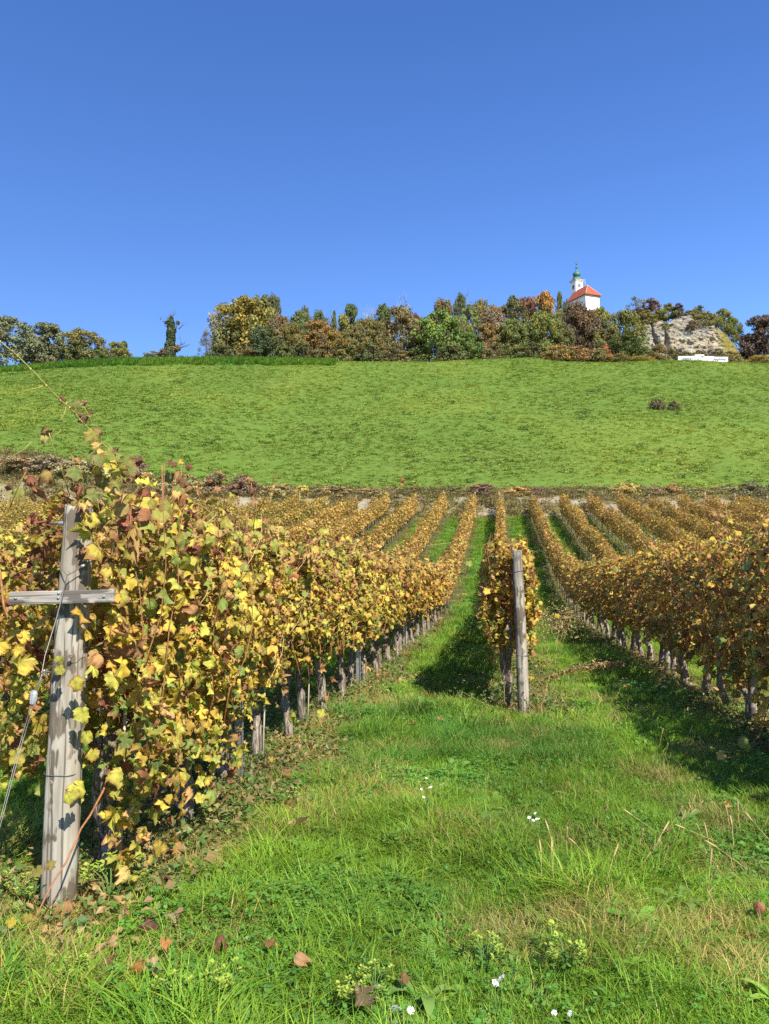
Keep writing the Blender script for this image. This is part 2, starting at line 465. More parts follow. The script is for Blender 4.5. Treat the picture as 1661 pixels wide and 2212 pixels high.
# cornice below the eaves
def ring_box(mb, pts, z0, z1, out):
    cen = sum(pts, Vector((0, 0, 0))) / len(pts)
    o = [p + (p - cen).normalized() * out for p in pts]; i = [p - (p - cen).normalized() * .05 for p in pts]
    n = len(pts); V = [V3(p, z0) for p in o] + [V3(p, z1) for p in o] + [V3(p, z0) for p in i] + [V3(p, z1) for p in i]
    q = []
    for k in range(n):
        j = (k + 1) % n
        q += [(k, j, n + j, n + k), (2 * n + j, 2 * n + k, k, j)[::-1], (n + k, n + j, 3 * n + j, 3 * n + k)]
    mb.add(V, None, q)
mb = MB(); ring_box(mb, [a0, b0, b1, a1], eave - .95, eave - .38, .16); mb.build('cornice', trim, church, False)
apex = P(1268, 615.5, 304.4)
rf = c0 + e1 * .5 + e2 * .27; rz = apex.z - .1
rb = c0 + e1 * .5 + e2 * 1.0
ov = .25
A0 = c0 - e1 * .04 - e2 * .03; B0 = c0 + e1 * 1.04 - e2 * .03; A1 = c0 - e1 * .04 + e2 * 1.05; B1 = c0 + e1 * 1.04 + e2 * 1.05
mb = MB()
rv = [V3(A0, eave - .2), V3(B0, eave - .2), V3(B1, eave - .2), V3(A1, eave - .2), V3(rf, rz), V3(rb, rz)]
rv += [v + Vector((0, 0, -.16)) for v in rv[:4]]
mb.add(rv, [(0, 1, 4), (2, 3, 5)], [(3, 0, 4, 5), (1, 2, 5, 4), (0, 6, 7, 1), (1, 7, 8, 2), (3, 9, 6, 0), (9, 8, 7, 6)])
mb.build('roof', tile, church, False)
mb = MB()
for p, q in ((A0, rf), (B0, rf)): mb.tube([V3(p, eave - .17), V3(q, rz + .03)], .11, 6)
mb.tube([V3(rf, rz + .04), V3(rb, rz + .04)], .13, 6)
mb.build('ridge_tiles', simple('pale_ridge', (.62, .36, .26), .8), church)
# tower
n1_ = e1.normalized(); n2_ = Vector((-n1_.y, n1_.x, 0))
tc = P(1246.3, 640, 313)
tw = 3.5
zt = P(1247, 608.5, 312).z
Mrot = np.array([[n1_.x, n2_.x, 0], [n1_.y, n2_.y, 0], [0, 0, 1]])
tl = Vector((tc.x, tc.y, 0)) - Vector((church.location.x, church.location.y, 0))
def tz(z): return z - church.location.z
tower = MB(); hgt = zt - gb
tower.box((tl.x, tl.y, tz(gb + hgt / 2)), (tw, tw, hgt), Mrot)
tower = tower.build('tower', white, church, False)
mb = MB(); mb.box((tl.x, tl.y, tz(zt + .22)), (tw + .5, tw + .5, .44), Mrot); mb.box((tl.x, tl.y, tz(zt + .56)), (tw + .95, tw + .95, .24), Mrot)
mb.build('tower_cornice', trim, church, False)
mb = MB(); mb.box((tl.x, tl.y, tz(zt + .72)), (tw + 1.05, tw + 1.05, .08), Mrot)
def zy(y): return P(1246, y, 313).z
z0 = zt + .76
mb.lathe([(2.35, tz(z0)), (1.9, tz(z0 + .35)), (1.55, tz(zy(600.5))), (1.35, tz(zy(599.5)))], (tl.x, tl.y, 0), 8, math.atan2(n1_.y, n1_.x) + R(22.5))
mb.build('tower_roof', copper, church, False)
prof = [(1.0, zy(599.8)), (1.1, zy(599.2)), (1.45, zy(597)), (1.62, zy(594.5)), (1.6, zy(592)), (1.35, zy(589.5)), (.85, zy(587.5)), (.5, zy(585.5)), (.34, zy(582.5)), (.26, zy(579.5)), (.5, zy(579)), (.52, zy(578.2)), (.25, zy(577.6)), (.17, zy(574)), (.14, zy(571.5)), (.34, zy(570.8)), (.4, zy(569.8)), (.3, zy(568.8)), (.08, zy(568)), (.05, zy(553.5))]
mb = MB(); mb.lathe([(r, tz(z)) for r, z in prof], (tl.x, tl.y, 0), 16); mb.build('onion_dome', copper, church, True)
mb = MB(); zc = tz(zy(555.5)); mb.box((tl.x, tl.y, zc), (.12, .12, 1.7)); mb.box((tl.x, tl.y, zc + .25), (.8, .1, .1)); mb.build('cross', simple('dark_iron', (.1, .1, .1), .5, .6), church, False)
# twin bell openings on two faces
def window(face_n, face_t, zc, w, h):
    for s in (-1, 1):
        mb = MB()
        base = tl + face_n * (tw / 2 + .02) + face_t * s * w * .62
        pts = [(-w / 2, -h / 2), (w / 2, -h / 2), (w / 2, h / 2 - w / 2)] + [(w / 2 * math.cos(a), h / 2 - w / 2 + w / 2 * math.sin(a)) for a in np.linspace(.4, math.pi - .4, 5)] + [(-w / 2, h / 2 - w / 2)]
        for dd in (0.0,):
            V = [(base + face_t * u + Vector((0, 0, tz(zc) + v)))[:] for u, v in pts] + [(base - face_n * .25 + face_t * u + Vector((0, 0, tz(zc) + v)))[:] for u, v in pts]
            n = len(pts)
            mb.add(V, [(0, k, k + 1) for k in range(1, n - 1)], [(k, (k + 1) % n, n + (k + 1) % n, n + k) for k in range(n)])
        mb.build('bell_opening', darkm, church, False)
window(-n2_, n1_, zy(619.7), .52, 1.75)
window(-n1_, n2_, zy(621.5), .5, 1.7)
mb = MB(); lp_ = P(1264, 616, 309) - church.location; mb.tube([(lp_.x, lp_.y, lp_.z - 2), (lp_.x, lp_.y, lp_.z + 2.6)], .05, 5); mb.build('lightning_rod', simple('rod', (.6, .6, .6), .4, .5), church)

# ------------------------------------------------------------------ rock cliff
YC = 176.0
def build_cliff():
    ns, nt = 170, 90
    S = np.linspace(0, 1, ns); T_ = np.linspace(0, 1, nt)
    px = np.interp(S, [0, .84, 1], [1376, 1598, 1648])
    topy = np.interp(px, [1376, 1390, 1400, 1436, 1440, 1447, 1470, 1500, 1506, 1520, 1540, 1558, 1575, 1592, 1612, 1648], [724, 702, 690, 690, 702, 697, 680, 677, 690, 697, 700, 702, 714, 734, 764, 789])
    V = np.zeros((nt + 8, ns, 3)); col = np.zeros((nt + 8, ns, 3))
    for i in range(ns):
        b = P(px[i], 783, YC); tp = P(px[i], topy[i], YC)
        x = b.x; zb = gz1(x, YC - 3) - 1.2; zt_ = tp.z
        z = zb + (zt_ - zb) * T_
        zz = z
        bul = (fbm(x * .16 + zz * 0 + 3, zz * .12, 3) - .5) * 3.6           # large buttresses
        lay = (fbm(x * .6 + 11, zz * .9, 3) - .5) * 1.3                   # bedding ledges
        crk = -0 + 1.6 * np.exp(-((vnoise(x * .33 + 4, zz * .05 + 2) - .5) / .05) ** 2)  # vertical clefts
        fin = (fbm(x * 1.7, zz * 1.9 + 20, 4) - .5) * 1.0
        yy = YC - 2.5 + 3.6 * T_ + bul * np.sin(np.pi * np.clip(T_ * .8 + .2, 0, 1)) + lay + crk + fin
        grassy = smooth(-9, 9, px[i] - (1579 - 22 * T_))
        yy = yy * (1 - grassy) + (YC - 1 + 3 * T_ + fin * .6) * grassy
        yy = np.asarray(yy, float); V[:nt, i] = np.stack([np.full(nt, x), yy, z], 1)
        # top going back into the hill
        for k in range(8):
            d = (k + 1) / 8
            yb = yy[-1] + d * 26
            V[nt + k, i] = (x + d * (100 - x) * .0, yb, zt_ + .9 * math.sin(d * 3) * (1 - grassy[-1]) - d * d * 5)
        tone = fbm(x * .8, zz * .8 + 31, 4)
        base = np.array([.23, .212, .17]) * (0.7 + .6 * tone[:, None])
        warm = smooth(.5, .7, fbm(x * .3 + 50, zz * .5, 3))
        base = base * (1 - .35 * warm[:, None]) + np.array([.34, .27, .15]) * .35 * warm[:, None]
        pale = smooth(.60, .72, fbm(x * 1.2 + 9, zz * 1.2, 3))
        base = base + pale[:, None] * np.array([.07, .065, .055])
        base = base * (1 - grassy[:, None]) + np.array([.19, .165, .05]) * (.7 + .6 * tone[:, None]) * grassy[:, None]
        gr = smooth(.55, .7, fbm(x * .6 + 70, zz * .9, 3)) * (1 - T_) ** 2 * .8
        base = base * (1 - gr[:, None]) + np.array([.13, .11, .04]) * gr[:, None]
        col[:nt, i] = base; col[nt:, i] = (.11, .11, .035)
    ix = np.arange((nt + 8) * ns).reshape(nt + 8, ns)
    q = np.stack([ix[:-1, :-1], ix[:-1, 1:], ix[1:, 1:], ix[1:, :-1]], -1).reshape(-1, 4)
    t = NT('limestone')
    co = t.coord('Object')
    n = t.noise(1.1, 7, t.mapping(co, (1.3, 1, 1.6)), .7)
    s = t.n('ShaderNodeMapRange'); t.l(n, s.inputs[0]); s.inputs[1].default_value = .32; s.inputs[2].default_value = .66; s.inputs[3].default_value = .7; s.inputs[4].default_value = 1.2
    v = t.n('ShaderNodeVectorMath', operation='SCALE'); t.l(t.attr('col').outputs['Color'], v.inputs[0]); t.l(s.outputs[0], v.inputs['Scale'])
    t.principled(v.outputs[0], .95, t.bump(n, .6, .35), 0, .05)
    o = link('cliff', mesh_np('cliff', V.reshape(-1, 3), q, t.m, {'col': ('FLOAT_COLOR', col.reshape(-1, 3))}, False))
    props(o, 'pale grey limestone cliff below shrubs right of the church', 'cliff', None, 'structure')
build_cliff()

# ------------------------------------------------------------------ low white wall with faded graffiti
def build_white_wall():
    Yw = 165.5
    x0 = P(1464, 780, Yw).x; x1 = P(1571, 780, Yw).x
    zb = gz1((x0 + x1) / 2, Yw)
    root = empty('low_wall', ((x0 + x1) / 2, Yw, zb - .3))
    props(root, 'low stepped white wall with blue-grey graffiti at the foot of the cliff', 'wall')
    wm = simple('white_wall_paint', (.74, .74, .72), .8, 0, .1, 2, .08)
    ink = simple('blue_grey_paint', (.16, .21, .28), .8)
    yel = simple('faded_yellow_paint', (.78, .74, .50), .8)
    segs = [(1464.5, 1500, 771.2, 0), (1500, 1519, 768.2, .12), (1519, 1541, 771.2, .0), (1541, 1571, 773.0, .06)]
    for (a, b, ty, fw) in segs:
        xa = P(a, 780, Yw).x; xb = P(b, 780, Yw).x; zt_ = P(a, ty, Yw).z
        mb = MB(); mb.box(((xa + xb) / 2 - root.location.x, -fw, (zt_ + zb - 1.2) / 2 - root.location.z), (xb - xa, .5 + fw, zt_ - zb + 1.2))
        mb.box(((xa + xb) / 2 - root.location.x, -fw, zt_ - root.location.z + .05), (xb - xa + .12, .6 + fw, .12))
        mb.build('wall_panel', wm, root, False)
    r2 = np.random.default_rng(5)
    def squig(pa, pb, ya, yb, n, mat, th):
        pts = []
        for k in range(n):
            f = k / (n - 1)
            p = P(pa + (pb - pa) * f, (ya if k % 2 else yb) + r2.normal() * .4, Yw - .45)
            pts.append((p.x - root.location.x, -.47, p.z - root.location.z))
        pts = np.array(pts); tt = np.linspace(0, n - 1, n * 4); k0 = np.arange(n)
        sp = np.stack([np.interp(tt, k0, pts[:, i]) for i in range(3)], 1)
        mb = MB(); mb.tube(sp, th, 5); mb.build('graffiti_stroke', mat, root)
    squig(1472, 1498, 772.4, 775.4, 12, ink, .07)
    squig(1475, 1495, 773, 775, 9, ink, .05)
    squig(1541, 1569, 774.2, 777.5, 12, ink, .07)
    squig(1503, 1516, 773, 776, 5, yel, .08)
    squig(1523, 1538, 772, 776, 5, yel, .06)
    squig(1514, 1520, 768, 773, 5, ink, .06)
build_white_wall()

# ------------------------------------------------------------------ foliage crowns (shared meshes)
def quad_cloud(Pc, size, nrm, jit, r, col, elong=1.3):
    """leaf quads at Pc, facing roughly nrm"""
    n = len(Pc)
    N = nrm + r.normal(size=(n, 3)) * jit
    N /= np.linalg.norm(N, axis=1)[:, None] + 1e-9
    A = np.cross(N, r.normal(size=(n, 3))); A /= np.linalg.norm(A, axis=1)[:, None] + 1e-9
    B = np.cross(N, A)
    s = size * (.6 + .8 * r.random(n))
    A = A * (s * elong)[:, None]; B = B * s[:, None]
    fold = N * (s * .25)[:, None]
    V = np.stack([Pc - A - B * .2, Pc - B * .8 + fold, Pc + A + B * .15, Pc + B * .9 + fold], 1).reshape(-1, 3)
    i = np.arange(n)[:, None] * 4
    T = np.concatenate([i + [0, 1, 2], i + [0, 2, 3]], 0)
    C = np.repeat(col, 4, 0)
    return V, T, C
def crown_mesh(name, seed, shape, nclump, nleaf, size, jitcol=.35, tip=None, zq=1.0):
    """unit crown: radius about .5, height 0..1"""
    r = np.random.default_rng(seed)
    cen = []; rad = []
    for k in range(nclump):
        h = r.random() ** (.8 if shape != 'bush' else 1.3)
        if shape == 'round': w = .5 * math.sqrt(max(0, 1 - (2 * (h * .94 + .03) - .95) ** 2)) ** .8
        elif shape == 'tall': w = .46 * (math.sin(math.pi * min(1, h * .86 + .14)) ** .6)
        elif shape == 'cone': w = .5 * (1 - h) ** .85 + .03
        elif shape == 'bush': w = .5 * math.sqrt(max(.02, 1 - h ** 2)); 
        elif shape == 'umbrella': h = .35 + .65 * h; w = .5 * math.sqrt(max(.03, 1 - ((h - .68) / .36) ** 2))
        a = r.random() * 2 * math.pi; q = math.sqrt(r.random()) * .9 + .05
        cen.append((w * q * math.cos(a), w * q * math.sin(a), h * .94 + .03)); rad.append((.07 + .09 * r.random()) * (1.25 - .5 * h))
    cen = np.array(cen); rad = np.array(rad)
    k = r.integers(0, nclump, nleaf)
    d = r.normal(size=(nleaf, 3)); d /= np.linalg.norm(d, axis=1)[:, None]
    d[:, 2] *= .75
    Pc = cen[k] + d * (rad[k] * (.45 + .6 * r.random(nleaf)))[:, None]
    Pc[:, 2] = np.clip(Pc[:, 2], .0, 1.1)
    clump_v = (1 + (r.random(nclump) - .5) * jitcol * 1.3)[k]
    hue = ((r.random(nclump) - .5) * .35)[k]
    v = clump_v * (1 + (r.random(nleaf) - .5) * jitcol * 1.3)
    col = np.stack([v * (1 + hue), v, v * (1 - hue)], 1)
    if tip is not None:
        f = smooth(tip[1], 1.0, Pc[:, 2] + (r.random(nleaf) - .5) * .15)
        col = col * (1 - f[:, None]) + col * np.array(tip[0]) * f[:, None]
    nrm = d * .8 + np.array([0, 0, .45])
    V, T, C = quad_cloud(Pc, size, nrm, .55, r, col)
    if zq != 1.0:
        Pr = np.repeat(Pc, 4, 0); V = Pr + (V - Pr) * np.array([1, 1, zq])
    return mesh_np(name, V, T, M['crown'], {'col': ('FLOAT_COLOR', C)}, False)
CROWN = {
    'round': [crown_mesh('crown', 100 + i, 'round', 90, 9500, .0155) for i in range(3)],
    'tall': [crown_mesh('crown', 110 + i, 'tall', 60, 6500, .016) for i in range(3)],
    'cone': [crown_mesh('crown', 120 + i, 'cone', 50, 3000, .023) for i in range(2)],
    'bush': [crown_mesh('crown', 130 + i, 'bush', 60, 4200, .022) for i in range(3)],
    'low': [crown_mesh('crown', 170 + i, 'bush', 70, 3400, .017, .5, None, 2.2) for i in range(3)],
    'sparse': [crown_mesh('crown', 140 + i, 'round', 40, 1300, .016) for i in range(2)],
    'umbrella': [crown_mesh('crown', 150 + i, 'umbrella', 34, 2600, .02) for i in range(2)],
    'tipped': [crown_mesh('crown', 160, 'round', 80, 9000, .0155, .35, ((1.75, .9, .85), .62))],
}
def trunk_mesh(name, seed, limbs, lean=.03, r0=.028):
    r = np.random.default_rng(seed); mb = MB()
    n = 9; h = np.linspace(-.03, .92, n)
    pts = np.stack([np.cumsum(r.normal(size=n) * lean * .4), np.cumsum(r.normal(size=n) * lean * .4), h], 1)
    mb.tube(pts, np.interp(h, [0, .9], [r0, .004]), 7)
    for k in range(limbs):
        hh = .25 + .6 * k / limbs
        p0 = np.array([np.interp(hh, h, pts[:, i]) for i in range(3)])
        a = r.random() * 6.28; L = (.42 - .3 * hh) * (1 + .5 * r.random())
        d = np.array([math.cos(a), math.sin(a), .9 + .6 * r.random()]); d /= np.linalg.norm(d)
        q = [p0]
        for j in range(4): q.append(q[-1] + (d + r.normal(size=3) * .2 + np.array([0, 0, .1 * j])) * L / 4)
        q = np.array(q); mb.tube(q, np.linspace(r0 * .45, .0025, 5), 5)
        for s in range(3):
            i = r.integers(1, 4); dd = d + r.normal(size=3) * .7; dd /= np.linalg.norm(dd)
            mb.tube([q[i], q[i] + dd * L * .22, q[i] + dd * L * .4 + np.array([0, 0, .03])], [.004, .003, .0012], 4)
    return mb.mesh(name, M['tree_bark'])
TRUNK = [trunk_mesh('trunk', 200 + i, 9) for i in range(4)]
TRUNK_BARE = [trunk_mesh('trunk', 210 + i, 22, .04, .016) for i in range(2)]
OLIVE_ = (.155, .155, .035); GOLD = (.24, .19, .04); DKG = (.05, .085, .026); BRO = (.17, .105, .045); ORA = (.33, .14, .04)
PUR = (.085, .04, .036); BRI = (.115, .185, .04); GRY = (.13, .145, .085); PIN = (.20, .13, .085); YGR = (.19, .20, .045); PDK = (.055, .033, .034)
_tc = [0]
def tree(name, label, cat, px, topy, wpx, Y, shape, color, group='trees along the hilltop edge', bare=False, basepx=None, tcol=None, sink=0.0, zs=1.0):
    k = _tc[0]; _tc[0] += 1
    b = P(px, 780, Y); x = b.x; z = gz1(x, Y) - .15 - sink
    if basepx is not None: z = P(px, basepx, Y).z
    top = P(px, topy, Y).z
    H = top - z; Wd = wpx / F * Y
    root = empty(name, (x, Y, z), (k * 2.399) % 6.28)
    props(root, label, cat, group)
    tr = link('trunk', (TRUNK_BARE if bare else TRUNK)[k % (2 if bare else 4)], root)
    H0 = H; H = H * .93
    tr.scale = (max(Wd, H * .6) * (.9 if not bare else 1.0), max(Wd, H * .6) * (.9 if not bare else 1.0), H)
    if tcol:
        tr.data = tr.data.copy(); tr.data.materials[0] = tcol
    if shape == 'bush' and Wd > 1.25 * H: shape = 'low'
    if shape:
        cr = link('crown', CROWN[shape][k % len(CROWN[shape])], root)
        cr.scale = (Wd * 1.3, Wd * 1.3, H)
        cr.color = (*[(v * .74 + o_ * .26) * 1.5 for v, o_ in zip(color, (.15, .135, .042))], 1)
    return root
T = tree
# far left group
T('broadleaf_tree', 'big grey-green tree at the far left end of the hilltop', 'tree', 14, 679, 104, 166, 'round', GRY)
T('broadleaf_tree', 'feathery grey-green tree second from the left end of the hilltop', 'tree', 104, 695, 80, 167, 'round', GRY)
T('broadleaf_tree', 'dull brown low tree between the two grey-green trees at far left', 'tree', 84, 735, 44, 171, 'round', (.11, .085, .05))
T('broadleaf_tree', 'olive brown tree with thin outer twigs, third in the far left group', 'tree', 176, 709, 78, 166.5, 'round', (.15, .135, .05))
T('broadleaf_tree', 'dark olive tree pressed against the thin-twigged olive brown tree', 'tree', 165, 722, 46, 164.5, 'round', (.09, .10, .03))
T('broadleaf_tree', 'yellow-olive small tree standing alone left of the ivy-clad dead tree', 'tree', 252, 736, 46, 165, 'round', (.20, .20, .06))
T('conifer_tree', 'small dark pointed conifer behind the lone yellow-olive tree', 'tree', 267, 732, 34, 169, 'cone', DKG)
T('shrub', 'low grey-green bush just left of the ivy-clad dead tree', 'shrub', 338, 757, 52, 166, 'bush', (.10, .12, .07), 'bushes along the hilltop edge')
T('shrub', 'low dark green bush at the foot of the far left trees', 'shrub', 212, 755, 46, 165, 'bush', DKG, 'bushes along the hilltop edge')
# main wood, left to right: back rank
T('pale_tree', 'thin pale grey half-bare tree on the left edge of the wood', 'tree', 466, 655, 40, 168, 'sparse', (.22, .22, .15), bare=True, tcol=M['pale_bark'])
T('bare_shrub', 'grey twiggy bush leaning left at the left foot of the wood', 'shrub', 446, 712, 34, 166, 'sparse', (.10, .10, .08), 'bushes along the hilltop edge', bare=True)
T('oak_tree', 'large golden olive oak at the left end of the wood', 'tree', 526, 634, 118, 172, 'round', (.19, .165, .04))
T('oak_tree', 'darker olive tree behind the golden oak, its top just higher', 'tree', 560, 628, 70, 182, 'round', (.11, .11, .035))
T('pine_tree', 'tall dark grey-green pine rising beside the golden oak', 'tree', 590, 627, 44, 184, 'round', (.055, .075, .04))
T('broadleaf_tree', 'dark blue-green bushy tree low in front of the golden oak', 'tree', 566, 700, 62, 166, 'round', (.05, .085, .045))
T('broadleaf_tree', 'brown-leaved tree right of the dark pine', 'tree', 604, 675, 56, 170, 'round', (.15, .10, .05))
T('broadleaf_tree', 'dark green tree with rounded top right of the brown-leaved tree', 'tree', 645, 664, 62, 174, 'tall', (.075, .115, .04))
T('slender_tree', 'slender grey-green treetop sticking up over the left wood', 'tree', 658, 652, 30, 186, 'round', (.075, .09, .05))
T('pine_tree', 'round dark green pine behind the orange-brown tree', 'tree', 691, 662, 42, 188, 'round', DKG)
T('broadleaf_tree', 'orange-brown tree low in the left half of the wood', 'tree', 688, 688, 70, 170, 'round', (.22, .125, .045))
T('slender_tree', 'small dark spire-like tree between two green crowns of the wood', 'tree', 722, 661, 26, 186, 'cone', DKG)
T('broadleaf_tree', 'yellow-green tree in front of the dark green rounded crown', 'tree', 742, 669, 46, 172, 'tall', (.19, .175, .04))
T('broadleaf_tree', 'dark green rounded crown above the yellow-green tree', 'tree', 757, 649, 44, 182, 'round', (.05, .085, .028))
T('broadleaf_tree', 'golden brown low tree right below the yellow-green tree', 'tree', 728, 712, 58, 167, 'round', (.20, .14, .04))
T('bare_tree', 'thin leafless white-barked tree left of the middle of the wood', 'tree', 789, 654, 26, 180, None, None, bare=True, tcol=M['pale_bark'])
T('broadleaf_tree', 'olive-yellow tree left of the tall dark green treetop', 'tree', 792, 683, 54, 171, 'round', (.155, .14, .045))
T('broadleaf_tree', 'tall dark green treetop left of the broad grey-brown tree', 'tree', 829, 647, 44, 180, 'round', DKG)
T('broadleaf_tree', 'broad grey-brown half-bare tree in the middle of the wood', 'tree', 862, 659, 92, 172, 'round', (.155, .12, .06))
T('bare_tree', 'forked leafless white tree standing above the middle of the wood', 'tree', 880, 634, 40, 184, None, None, bare=True, tcol=M['pale_bark'])
T('broadleaf_tree', 'small purple-red treetop between grey-brown and bright green trees', 'tree', 898, 668, 24, 180, 'round', (.13, .04, .045))
T('broadleaf_tree', 'bright green tree with yellow edges in the middle of the wood', 'tree', 945, 666, 92, 168, 'round', BRI)
T('broadleaf_tree', 'brown-topped tree behind the bright green tree', 'tree', 958, 638, 64, 180, 'round', (.135, .105, .05))
T('slender_tree', 'tallest slender dark green tree in the middle of the wood', 'tree', 995, 623, 34, 184, 'round', (.055, .08, .04))
T('broadleaf_tree', 'pale green soft-crowned tree beside the tallest slender tree', 'tree', 1016, 646, 56, 173, 'tall', (.13, .17, .07))
T('broadleaf_tree', 'low fresh green tree under the pale green crown', 'tree', 1012, 716, 50, 165.5, 'round', (.09, .17, .045))
T('broadleaf_tree', 'olive-brown narrow tree right of the pale green crown', 'tree', 1041, 637, 46, 176, 'round', (.15, .13, .05))
T('broadleaf_tree', 'pinkish grey-brown tree left of the dark treetops near the church', 'tree', 1068, 652, 56, 172, 'round', (.19, .125, .075))
T('broadleaf_tree', 'brown thin-leaved tree with orange side in front of the pinkish one', 'tree', 1052, 694, 48, 168, 'round', (.18, .12, .05))
T('broadleaf_tree', 'dark green-brown tall tree two crowns left of the orange treetop', 'tree', 1110, 631, 60, 178, 'round', (.075, .075, .035))
T('broadleaf_tree', 'mid green tree low below the dark green-brown tall tree', 'tree', 1108, 684, 56, 168, 'round', (.12, .145, .04))
T('broadleaf_tree', 'dark red-purple tree beside the orange treetop', 'tree', 1140, 634, 54, 180, 'round', (.16, .05, .042))
T('broadleaf_tree', 'yellow-green tree with glowing orange top left of the church', 'tree', 1180, 622, 62, 176, 'tipped', (.165, .155, .04))
T('broadleaf_tree', 'olive green full tree below the glowing orange treetop', 'tree', 1172, 668, 66, 168, 'round', (.13, .145, .035))
T('conifer_tree', 'dark olive conifer just left of the church tower', 'tree', 1211, 622, 34, 186, 'cone', (.075, .085, .03))
T('slender_tree', 'small bluish-green treetop touching the church tower', 'tree', 1225, 637, 24, 190, 'round', (.05, .075, .045))
T('broadleaf_tree', 'large dark purple-brown tree below the church', 'tree', 1250, 651, 76, 171, 'round', (.105, .06, .045))
T('broadleaf_tree', 'reddish bush-like tree directly under the church eaves', 'tree', 1243, 643, 40, 190, 'round', (.20, .085, .06))
T('broadleaf_tree', 'yellow-olive tree in front of the church wall, right side', 'tree', 1300, 654, 46, 178, 'round', (.18, .17, .045))
T('broadleaf_tree', 'olive grey tree right below the yellow-olive one', 'tree', 1312, 690, 50, 169, 'round', (.13, .125, .045))
T('broadleaf_tree', 'broad green-olive tree at the left side of the cliff', 'tree', 1352, 664, 72, 171, 'round', (.125, .135, .04))
T('broadleaf_tree', 'dark green low tree at the left foot of the cliff', 'tree', 1350, 722, 72, 165.5, 'round', (.05, .085, .03))
T('broadleaf_tree', 'small brick-red shrub-like tree below the yellow-olive tree', 'tree', 1311, 737, 20, 163.5, 'bush', (.30, .10, .05))
T('broadleaf_tree', 'olive tree with brown edges between the purple-brown tree and the church wall', 'tree', 1272, 664, 46, 176, 'round', (.14, .125, .045))
for (px, ty, w, cc, lab) in [(630, 690, 50, (.13, .12, .04), 'olive tree low between the brown-leaved tree and the rounded dark green tree'), (772, 700, 50, (.14, .12, .045), 'olive-brown tree low below the dark green rounded crown'), (816, 690, 46, (.12, .11, .04), 'olive tree low left of the broad grey-brown tree'), (905, 692, 46, (.14, .11, .045), 'rust-olive tree low between the grey-brown and bright green trees'), (1000, 684, 44, (.12, .13, .04), 'olive-green tree low below the tallest slender tree'), (1085, 700, 46, (.15, .12, .045), 'rust-olive tree low below the pinkish grey-brown tree'), (1140, 690, 44, (.11, .12, .035), 'olive-green tree low below the dark red-purple tree'), (1215, 690, 40, (.12, .11, .04), 'olive tree low left of the large dark purple-brown tree'), (500, 690, 60, (.15, .135, .04), 'olive tree low in front of the golden olive oak')]:
    T('broadleaf_tree', lab, 'tree', px, ty, w, 168.5, 'round', cc)
# undergrowth of the wood
UGL = ['dark undergrowth bush at the foot of the golden olive oak, left side', 'brown undergrowth bush at the foot of the golden olive oak, right side', 'green undergrowth bush below the brown-leaved tree', 'dark undergrowth bush below the rounded dark green tree', 'brown undergrowth bush below the orange-brown tree', 'green undergrowth bush below the yellow-green tree', 'dark undergrowth bush below the thin leafless white tree', 'brown undergrowth bush below the broad grey-brown tree', 'green undergrowth bush left of the bright green tree', 'dark undergrowth bush right below the bright green tree', 'brown undergrowth bush below the pinkish grey-brown tree', 'green undergrowth bush below the dark green-brown tall tree', 'dark undergrowth bush below the dark red-purple tree']
ug = [(480, 742, 60), (540, 745, 60), (610, 742, 60), (655, 738, 56), (700, 744, 60), (750, 742, 60), (800, 738, 58), (850, 742, 64), (900, 745, 50), (975, 742, 60), (1060, 738, 56), (1105, 742, 56), (1150, 738, 50)]
for i, (px, ty, w) in enumerate(ug):
    T('shrub', UGL[i], 'shrub', px, ty, w, 164.5 + (i % 3), 'bush', [(.055, .065, .028), (.10, .08, .04), (.08, .10, .035)][i % 3], 'undergrowth bushes along the foot of the wood')
# shrubs in front, right
T('shrub', 'russet and olive rough bush at the right end of the wood', 'shrub', 1205, 742, 62, 160, 'bush', (.19, .13, .045), 'bushes below the church')
T('shrub', 'reddish olive rough bush in the middle below the church', 'shrub', 1247, 744, 58, 159.5, 'bush', (.20, .115, .05), 'bushes below the church')
T('shrub', 'straw brown bush below the dark green low tree', 'shrub', 1292, 752, 56, 159.5, 'bush', (.19, .155, .065), 'bushes below the church')
T('shrub', 'brown dry bush second from the right below the cliff end', 'shrub', 1335, 764, 54, 158.5, 'bush', (.17, .13, .05), 'bushes below the church')
T('shrub', 'yellow-leaved low bush nearest the cliff on the meadow edge', 'shrub', 1382, 768, 46, 158, 'bush', (.27, .21, .045), 'bushes below the church')
# shrubs on the cliff top and foot
def cl(label, px, ty, w, base, colr, shape='bush', Y=180, name='shrub'):
    T(name, label, 'shrub', px, ty, w, Y, shape, colr, 'shrubs growing on the cliff', basepx=base)
cl('grey-green open shrub at the left end of the cliff top', 1376, 638, 40, 690, (.12, .14, .07), 'sparse', 184)
cl('purple bush at the left end of the cliff top', 1378, 661, 40, 700, PUR)
cl('purple-brown bush on the cliff top below the skyline', 1408, 642, 42, 690, (.12, .06, .05), 'bush', 184)
cl('olive-yellow bush spilling over the left cliff edge', 1396, 668, 40, 704, (.17, .155, .045), 'bush', 178)
cl('yellow-green round bush above the middle of the cliff', 1446, 652, 48, 692, (.20, .20, .05))
cl('dark purple upright bush on the highest rock of the cliff', 1467, 653, 24, 686, PDK, 'bush', 178)
cl('golden green soft bush right of the dark purple upright bush', 1490, 668, 36, 700, (.19, .175, .055))
cl('grey-green airy bush on the right half of the cliff top', 1514, 656, 40, 696, (.14, .145, .075), 'bush', 183)
cl('olive brown bush hanging over the right half of the cliff', 1526, 672, 44, 706, (.12, .11, .045), 'bush', 178)
cl('brown little bush in the cleft of the cliff', 1497, 690, 18, 710, (.13, .075, .05), 'bush', 175)
cl('green-gold tree at the right end of the cliff top', 1560, 666, 44, 726, (.165, .175, .035), 'round', 182)
